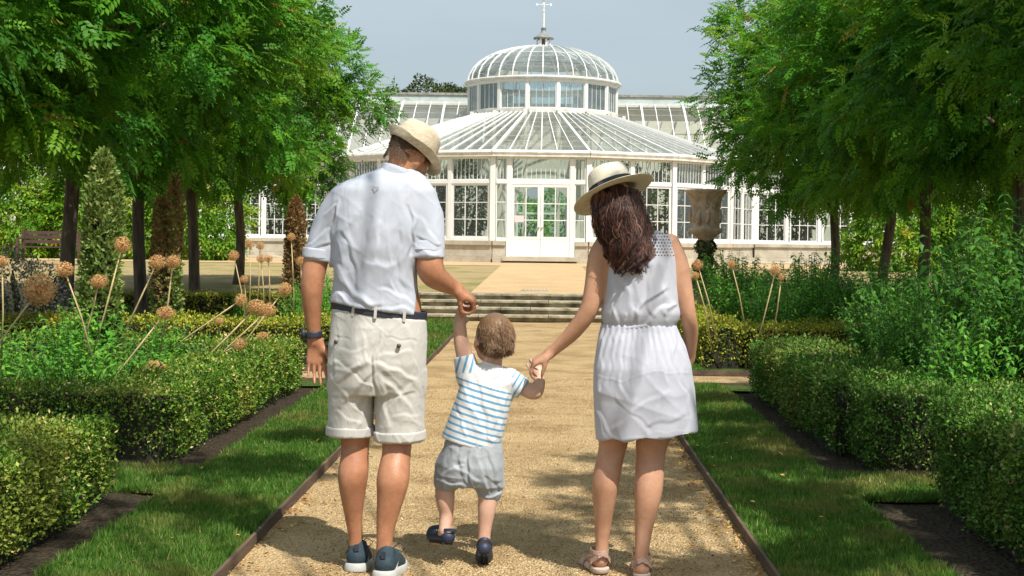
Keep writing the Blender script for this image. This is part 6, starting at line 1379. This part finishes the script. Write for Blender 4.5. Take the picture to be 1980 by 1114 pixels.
# sandals
def sandal(f, heel, toe, lift=0):
    a, b = f(*heel), f(*toe); d = nrm(b - a); L = np.linalg.norm(b - a); lo = np.minimum(a, b) - .08; hi = np.maximum(a, b) + .13; u = np.array([0, 0, 1.]); sd = nrm(np.cross(d, u))
    S = Sculpt(lo, hi, .0035); S.chain([a, a + d * L * .55, a + d * L], [.036, .036, .042], .02); S.cut(a + u * .006, u); S.cut(a - u * .018, -u); o = skin('sandal', S, SANDSOLE, wom)
    r_ = .036; an = a + u * .072 + d * .015; st_ = MB()
    rg = [an + (d * math.cos(q) + sd * math.sin(q)) * .036 + u * (.01 * math.cos(q)) for q in np.linspace(0, 2 * math.pi, 19)]
    for p, q in zip(rg[:-1], rg[1:]): st_.beam(p, q, .003, .016, u)
    for s in (-1, 1):
        c1 = [a + sd * s * .036 + d * .05, a + sd * s * .040 + u * .03 + d * .0, a + sd * s * .018 + u * .052 - d * .033, a - sd * s * .012 + u * .066 - d * .034]
        c2 = [a + sd * s * .042 + d * L * .75 - u * 0, a + sd * s * .036 + d * L * .7 + u * .03, a + u * .046 + d * L * .68]
        for c in (c1, c2):
            cs_ = MB()
            for p, q in zip(c[:-1], c[1:]): cs_.beam(p, q, .003, .017, u if c is c1 else d)
            cs_.build('cross_strap', SANDAL, o, bevel=.001)
    st_.build('ankle_strap', SANDAL, o, bevel=.001); bk = an + sd * -.038 - d * .005; MB().box(bk, (.006, .014, .02)).build('buckle', METAL, o, bevel=.002)
sandal(w_, (1161, 1099, .01), (1138, 1093, .18)); sandal(w_, (1241, 1110, -.05), (1236, 1100, .13))

# ================================================================== the toddler
YCd = 5.92
c_ = lambda px, py, dy=0.: at(px, py, YCd + dy)
kid = empty('person', (c_(915, 1090)[0], YCd, 0), 'toddler in blue-striped top, grey shorts and navy clogs between the two adults', 'person', 'family of three walking hand in hand')
KH = Matrix.Rotation(R(6), 3, 'Y') @ Matrix.Rotation(R(28), 3, 'Z') @ Matrix.Rotation(R(-12), 3, 'X')
KT = Matrix.Rotation(R(16), 3, 'Y')
B = Sculpt((-.52, YCd - .22, -.02), (.05, YCd + .22, 1.2), .0045)
kh = c_(954, 657, .01); head(B, kh, KH, .90, True)
B.rc(c_(955, 675, .0), c_(951, 712, .0), .034, .042, .015)
B.loft([(-.20, 0, 0, .085, .06), (-.1, 0, 0, .095, .065), (0, 0, 0, .10, .065), (.1, 0, 0, .105, .06), (.15, 0, 0, .07, .045)], .02, o=c_(932, 780), rot=KT)
B.el(c_(914, 882), (.09, .07, .08), None, .03)
B.chain([c_(880, 885, .01), c_(862, 940, .01), c_(861, 968, .0), c_(863, 995, .0), c_(860, 1024, -.02)], [.052, .043, .0395, .030, .026], .015)
B.chain([c_(938, 890, .0), c_(943, 960, -.01), c_(941, 985, -.015), c_(938, 1015, -.015), c_(936, 1042, -.02)], [.052, .041, .038, .030, .026], .015)
B.rc(c_(860, 1030, -.02), c_(845, 1044, .07), .025, .024, .012); B.rc(c_(936, 1048, -.02), c_(936, 1080, .05), .025, .024, .012)
B.chain([c_(905, 715, .0), c_(896, 680, .0), c_(890, 650, .0), c_(889, 625, .0), c_(892, 603, .01)], [.036, .034, .030, .027, .0215], .012)
hand(B, c_(892, 604, .015), c_(905, 578, .035) - c_(892, 604, .015), (.3, .9, 0), (1, .1, 0), .66, (.7, .7, .7, .7), (.5, .5), .1, k=.003)
B.chain([c_(985, 728, .0), c_(1010, 748, .0), c_(1034, 759, -.005), c_(1042, 742, .01), c_(1043, 722, .03)], [.036, .034, .031, .027, .021], .012)
hand(B, c_(1043, 724, .03), c_(1037, 698, .04) - c_(1043, 724, .03), (-.2, .9, .1), (-1, 0, 0), .64, (.8, .8, .8, .8), (.5, .5), .1, k=.003)
skin('body', B, SKIN_C, kid); eyes(kid, kh, KH, .93, EYEW, IRIS)
# top with blue stripes
def stripe_mat():
    m = cloth('striped_jersey', (.70, .70, .71), (.66, .66, .67), cs=12, crease=.004); n = m.node_tree.nodes; l = m.node_tree.links; a = n.new('ShaderNodeAttribute'); a.attribute_name = 'stripe'
    f = n.new('ShaderNodeMath'); f.operation = 'FRACT'; l.new(a.outputs['Fac'], f.inputs[0]); g = n.new('ShaderNodeMath'); g.operation = 'LESS_THAN'; g.inputs[1].default_value = .36; l.new(f.outputs[0], g.inputs[0])
    p = n.new('ShaderNodeMath'); p.operation = 'GREATER_THAN'; p.inputs[1].default_value = 0; l.new(a.outputs['Fac'], p.inputs[0]); q = n.new('ShaderNodeMath'); q.operation = 'MULTIPLY'; l.new(g.outputs[0], q.inputs[0]); l.new(p.outputs[0], q.inputs[1])
    old = n['Principled BSDF'].inputs['Base Color'].links[0].from_socket; x = n.new('ShaderNodeMixRGB'); l.new(q.outputs[0], x.inputs[0]); l.new(old, x.inputs[1]); x.inputs[2].default_value = (.13, .33, .52, 1); l.new(x.outputs[0], n['Principled BSDF'].inputs['Base Color']); return m
STRIPE = stripe_mat()
S = Sculpt((-.45, YCd - .16, .42), (.0, YCd + .16, .98), .004); TO = c_(933, 782)
S.loft([(-.175, -.003, 0, .122, .088), (-.12, -.001, 0, .120, .088), (-.05, 0, 0, .116, .085), (.03, 0, 0, .112, .08), (.08, 0, 0, .112, .074), (.115, .0, 0, .104, .068), (.14, .0, 0, .088, .06), (.16, .0, .0, .055, .05), (.172, 0, 0, .045, .045)], .02, 2.3, o=TO, rot=KT)
A1, A2 = c_(905, 725), c_(897, 688); S.rc(A1, A2, .052, .043, .02); B1, B2 = c_(985, 735), c_(1012, 752); S.rc(B1, B2, .050, .044, .02)
def capcut(S, p, n_, side, r=.07):
    G = np.meshgrid(*[x.astype(np.float32) for x in S.ax], indexing='ij'); n_ = nrm(n_); d = sum((G[i] - p[i]) * n_[i] for i in range(3)); q = np.sqrt(sum((G[i] - p[i]) ** 2 for i in range(3))) - r
    S.D = np.maximum(S.D, np.minimum(d, -q))
capcut(S, A2, A2 - A1, 0, .075); capcut(S, B2, B2 - B1, 0, .075)
kt = np.array(KT)
def st_attr(V):
    L_ = (V - TO) @ kt; z = L_[:, 2]; v = (.085 - z) / .0262; v = np.where(v < 0, -1, v)
    a = nrm(A2 - A1); ta = (V - A1) @ a; la = np.linalg.norm(V - A1 - ta[:, None] * a, axis=1); b = nrm(B2 - B1); tb = (V - B1) @ b; lb = np.linalg.norm(V - B1 - tb[:, None] * b, axis=1)
    px, py = proj(V); sa = (px < 916) & (py < 722) & (ta > .0); sb = (px > 990) & (tb > .0)
    v = np.where(sa, 20 + (px - 885 + (py - 700) * .28) / 13.5, v); v = np.where(sb, 20.1 + tb / .022, v)
    return {'stripe': v}
fT = [(900, 730, 930, 830, 7, 4), (930, 740, 945, 850, 6, -3), (965, 740, 955, 860, 7, 4), (890, 760, 885, 830, 6, -4), (975, 760, 972, 850, 5, 4), (905, 700, 930, 720, 5, 4), (985, 715, 960, 725, 5, 4), (910, 820, 960, 845, 6, 3), (1005, 735, 985, 765, 4, -3), (880, 800, 900, 845, 5, 4)]
top = skin('striped_top', S, STRIPE, kid, lambda V, N_: folds(ripple(V, N_, .0014, 40, (.8, .2, .5), 41), N_, fT), attr=st_attr)
cuff(None, c_(954, 706, 0), np.array([.27, .1, 1.]), .046, .006, m=STRIPE, parent=top, name='neck_band', thick=.003, h=.003)
# grey shorts
S = Sculpt((-.47, YCd - .17, .22), (-.05, YCd + .17, .58), .004)
S.loft(rowz(c_, [(825, 868, 965, 0, .07), (845, 864, 968, 0, .082), (870, 858, 973, 0, .09), (900, 852, 973, -.005, .095), (925, 848, 972, 0, .092), (938, 850, 970, 0, .08)]), .01, 2.3)
S.rc(c_(876, 900), c_(864, 930), .068, .050, .03); S.rc(c_(938, 905), c_(946, 950), .068, .052, .03)
S.rc(c_(908, 985), c_(908, 958), .014, .012, .02, sub=True)
fG = [(870, 870, 860, 930, 6, 4), (890, 870, 900, 945, 6, -4), (912, 880, 908, 950, 4, -7), (930, 875, 940, 950, 6, 5), (950, 870, 962, 950, 5, -4), (852, 925, 895, 945, 4, 5), (925, 955, 965, 950, 4, 5), (880, 905, 925, 930, 6, 4), (900, 900, 860, 915, 5, -4), (935, 920, 965, 930, 5, -3)]
skin('shorts', S, GREY, kid, lambda V, N_: folds(ripple(V, N_, .0022, 55, (1, .2, .4), 51), N_, fG))
# hair
S = Sculpt(kh - .14, kh + .14, .004); A_ = np.array(KH); T = lambda x, y, q: kh + A_ @ (np.array([x, y, q]) * .90)
S.el(T(0, -.014, .028), (.0745, .0905, .0865), KH, 0); S.rc(T(-.03, -.06, -.03), T(.03, -.06, -.03), .03, None, .02); S.cut(T(0, .05, 0), A_ @ np.array([0, 1, -.3])); S.cut(T(0, 0, -.058), A_ @ np.array([0, .25, -1.]))
V, Fq = S.mesh(); V = relax(V, Fq, 2); N_ = vnormals(V, Fq); kha = np_mesh('hair', V, Fq, HAIR_C, kid, smooth=True, attr={'var': np.full(len(V), .12)})
g = np.random.default_rng(77); ii = g.integers(0, len(V), 10000); loc = (V[ii] - kh) @ A_; sw = nrm(np.cross(N_[ii], A_ @ np.array([0, .25, 1.])));
dd = nrm(N_[ii] * .10 + A_ @ np.array([0, -.35, -.75]) + sw * (.35 * np.sin(loc[:, :1] * 30 + 1.5)) + g.normal(size=(10000, 3)) * .12 + np.where(loc[:, 2:] < -.03, 1, 0) * (sw * .35 + A_ @ np.array([0, -.1, .15])))
V2, F2 = strands(V[ii] - N_[ii] * .001, dd, g.uniform(.016, .034, 10000), .0, 3, .0013, .06, 5); cl = .5 + .35 * np.sin(loc[:, 0] * 90 + loc[:, 2] * 60) * np.sin(loc[:, 2] * 75 + 2)
np_mesh('hair_strands', V2, F2, HAIR_C, kha, smooth=True, attr={'var': np.repeat(np.clip(cl * .8 + g.normal(size=10000) * .12, 0, 1), 12)})
# clogs
def clog(heel, toe, up_):
    a, b = c_(*heel), c_(*toe); d = nrm(b - a); L = np.linalg.norm(b - a); u = np.array(up_, float); u = nrm(u - d * (u @ d)); sd = nrm(np.cross(d, u)); lo = np.minimum(a, b) - .07; hi = np.maximum(a, b) + .08
    S = Sculpt(lo, hi, .003); S.chain([a + u * .012, a + d * L * .5 + u * .016, a + d * L + u * .014], [.029, .031, .036], .015); S.rc(a + d * L * .62 + u * .028, a + d * L * .95 + u * .02, .030, .030, .015)
    S.rc(a + u * .045 - d * .0, a + d * L * .45 + u * .05, .023, .024, .006, sub=True); S.cut(a - u * .012, -u)
    o = skin('clog', S, CLOG, kid); st_ = MB(); P = [a + sd * .033 * math.cos(q) - d * (.034 * math.sin(q)) + d * L * .35 * abs(math.cos(q)) ** 3 + u * (.03 + .012 * math.sin(q)) for q in np.linspace(0, math.pi, 13)]
    for p, q in zip(P[:-1], P[1:]): st_.beam(p, q, .004, .013, u)
    st_.build('heel_strap', CLOG, o, bevel=.001)
    tr = MB()
    for k_ in range(6):
        for s in (-1, 0, 1): tr.box(a + d * (L * k_ / 5) + sd * s * .018 - u * .014, (.01, .01, .01))
    tr.build('sole_tread', DKSOLE, o)
    for s in (-1, 1): q = a + sd * s * .034 + d * L * .35 + u * .032; MB().tube([q - sd * .003, q + sd * .003], .006, 10).build('strap_rivet', METAL, o)
clog((866, 1044, -.035), (840, 1040, .075), (.1, .15, 1)); clog((936, 1066, -.05), (936, 1083, .04), (0, .75, .6))
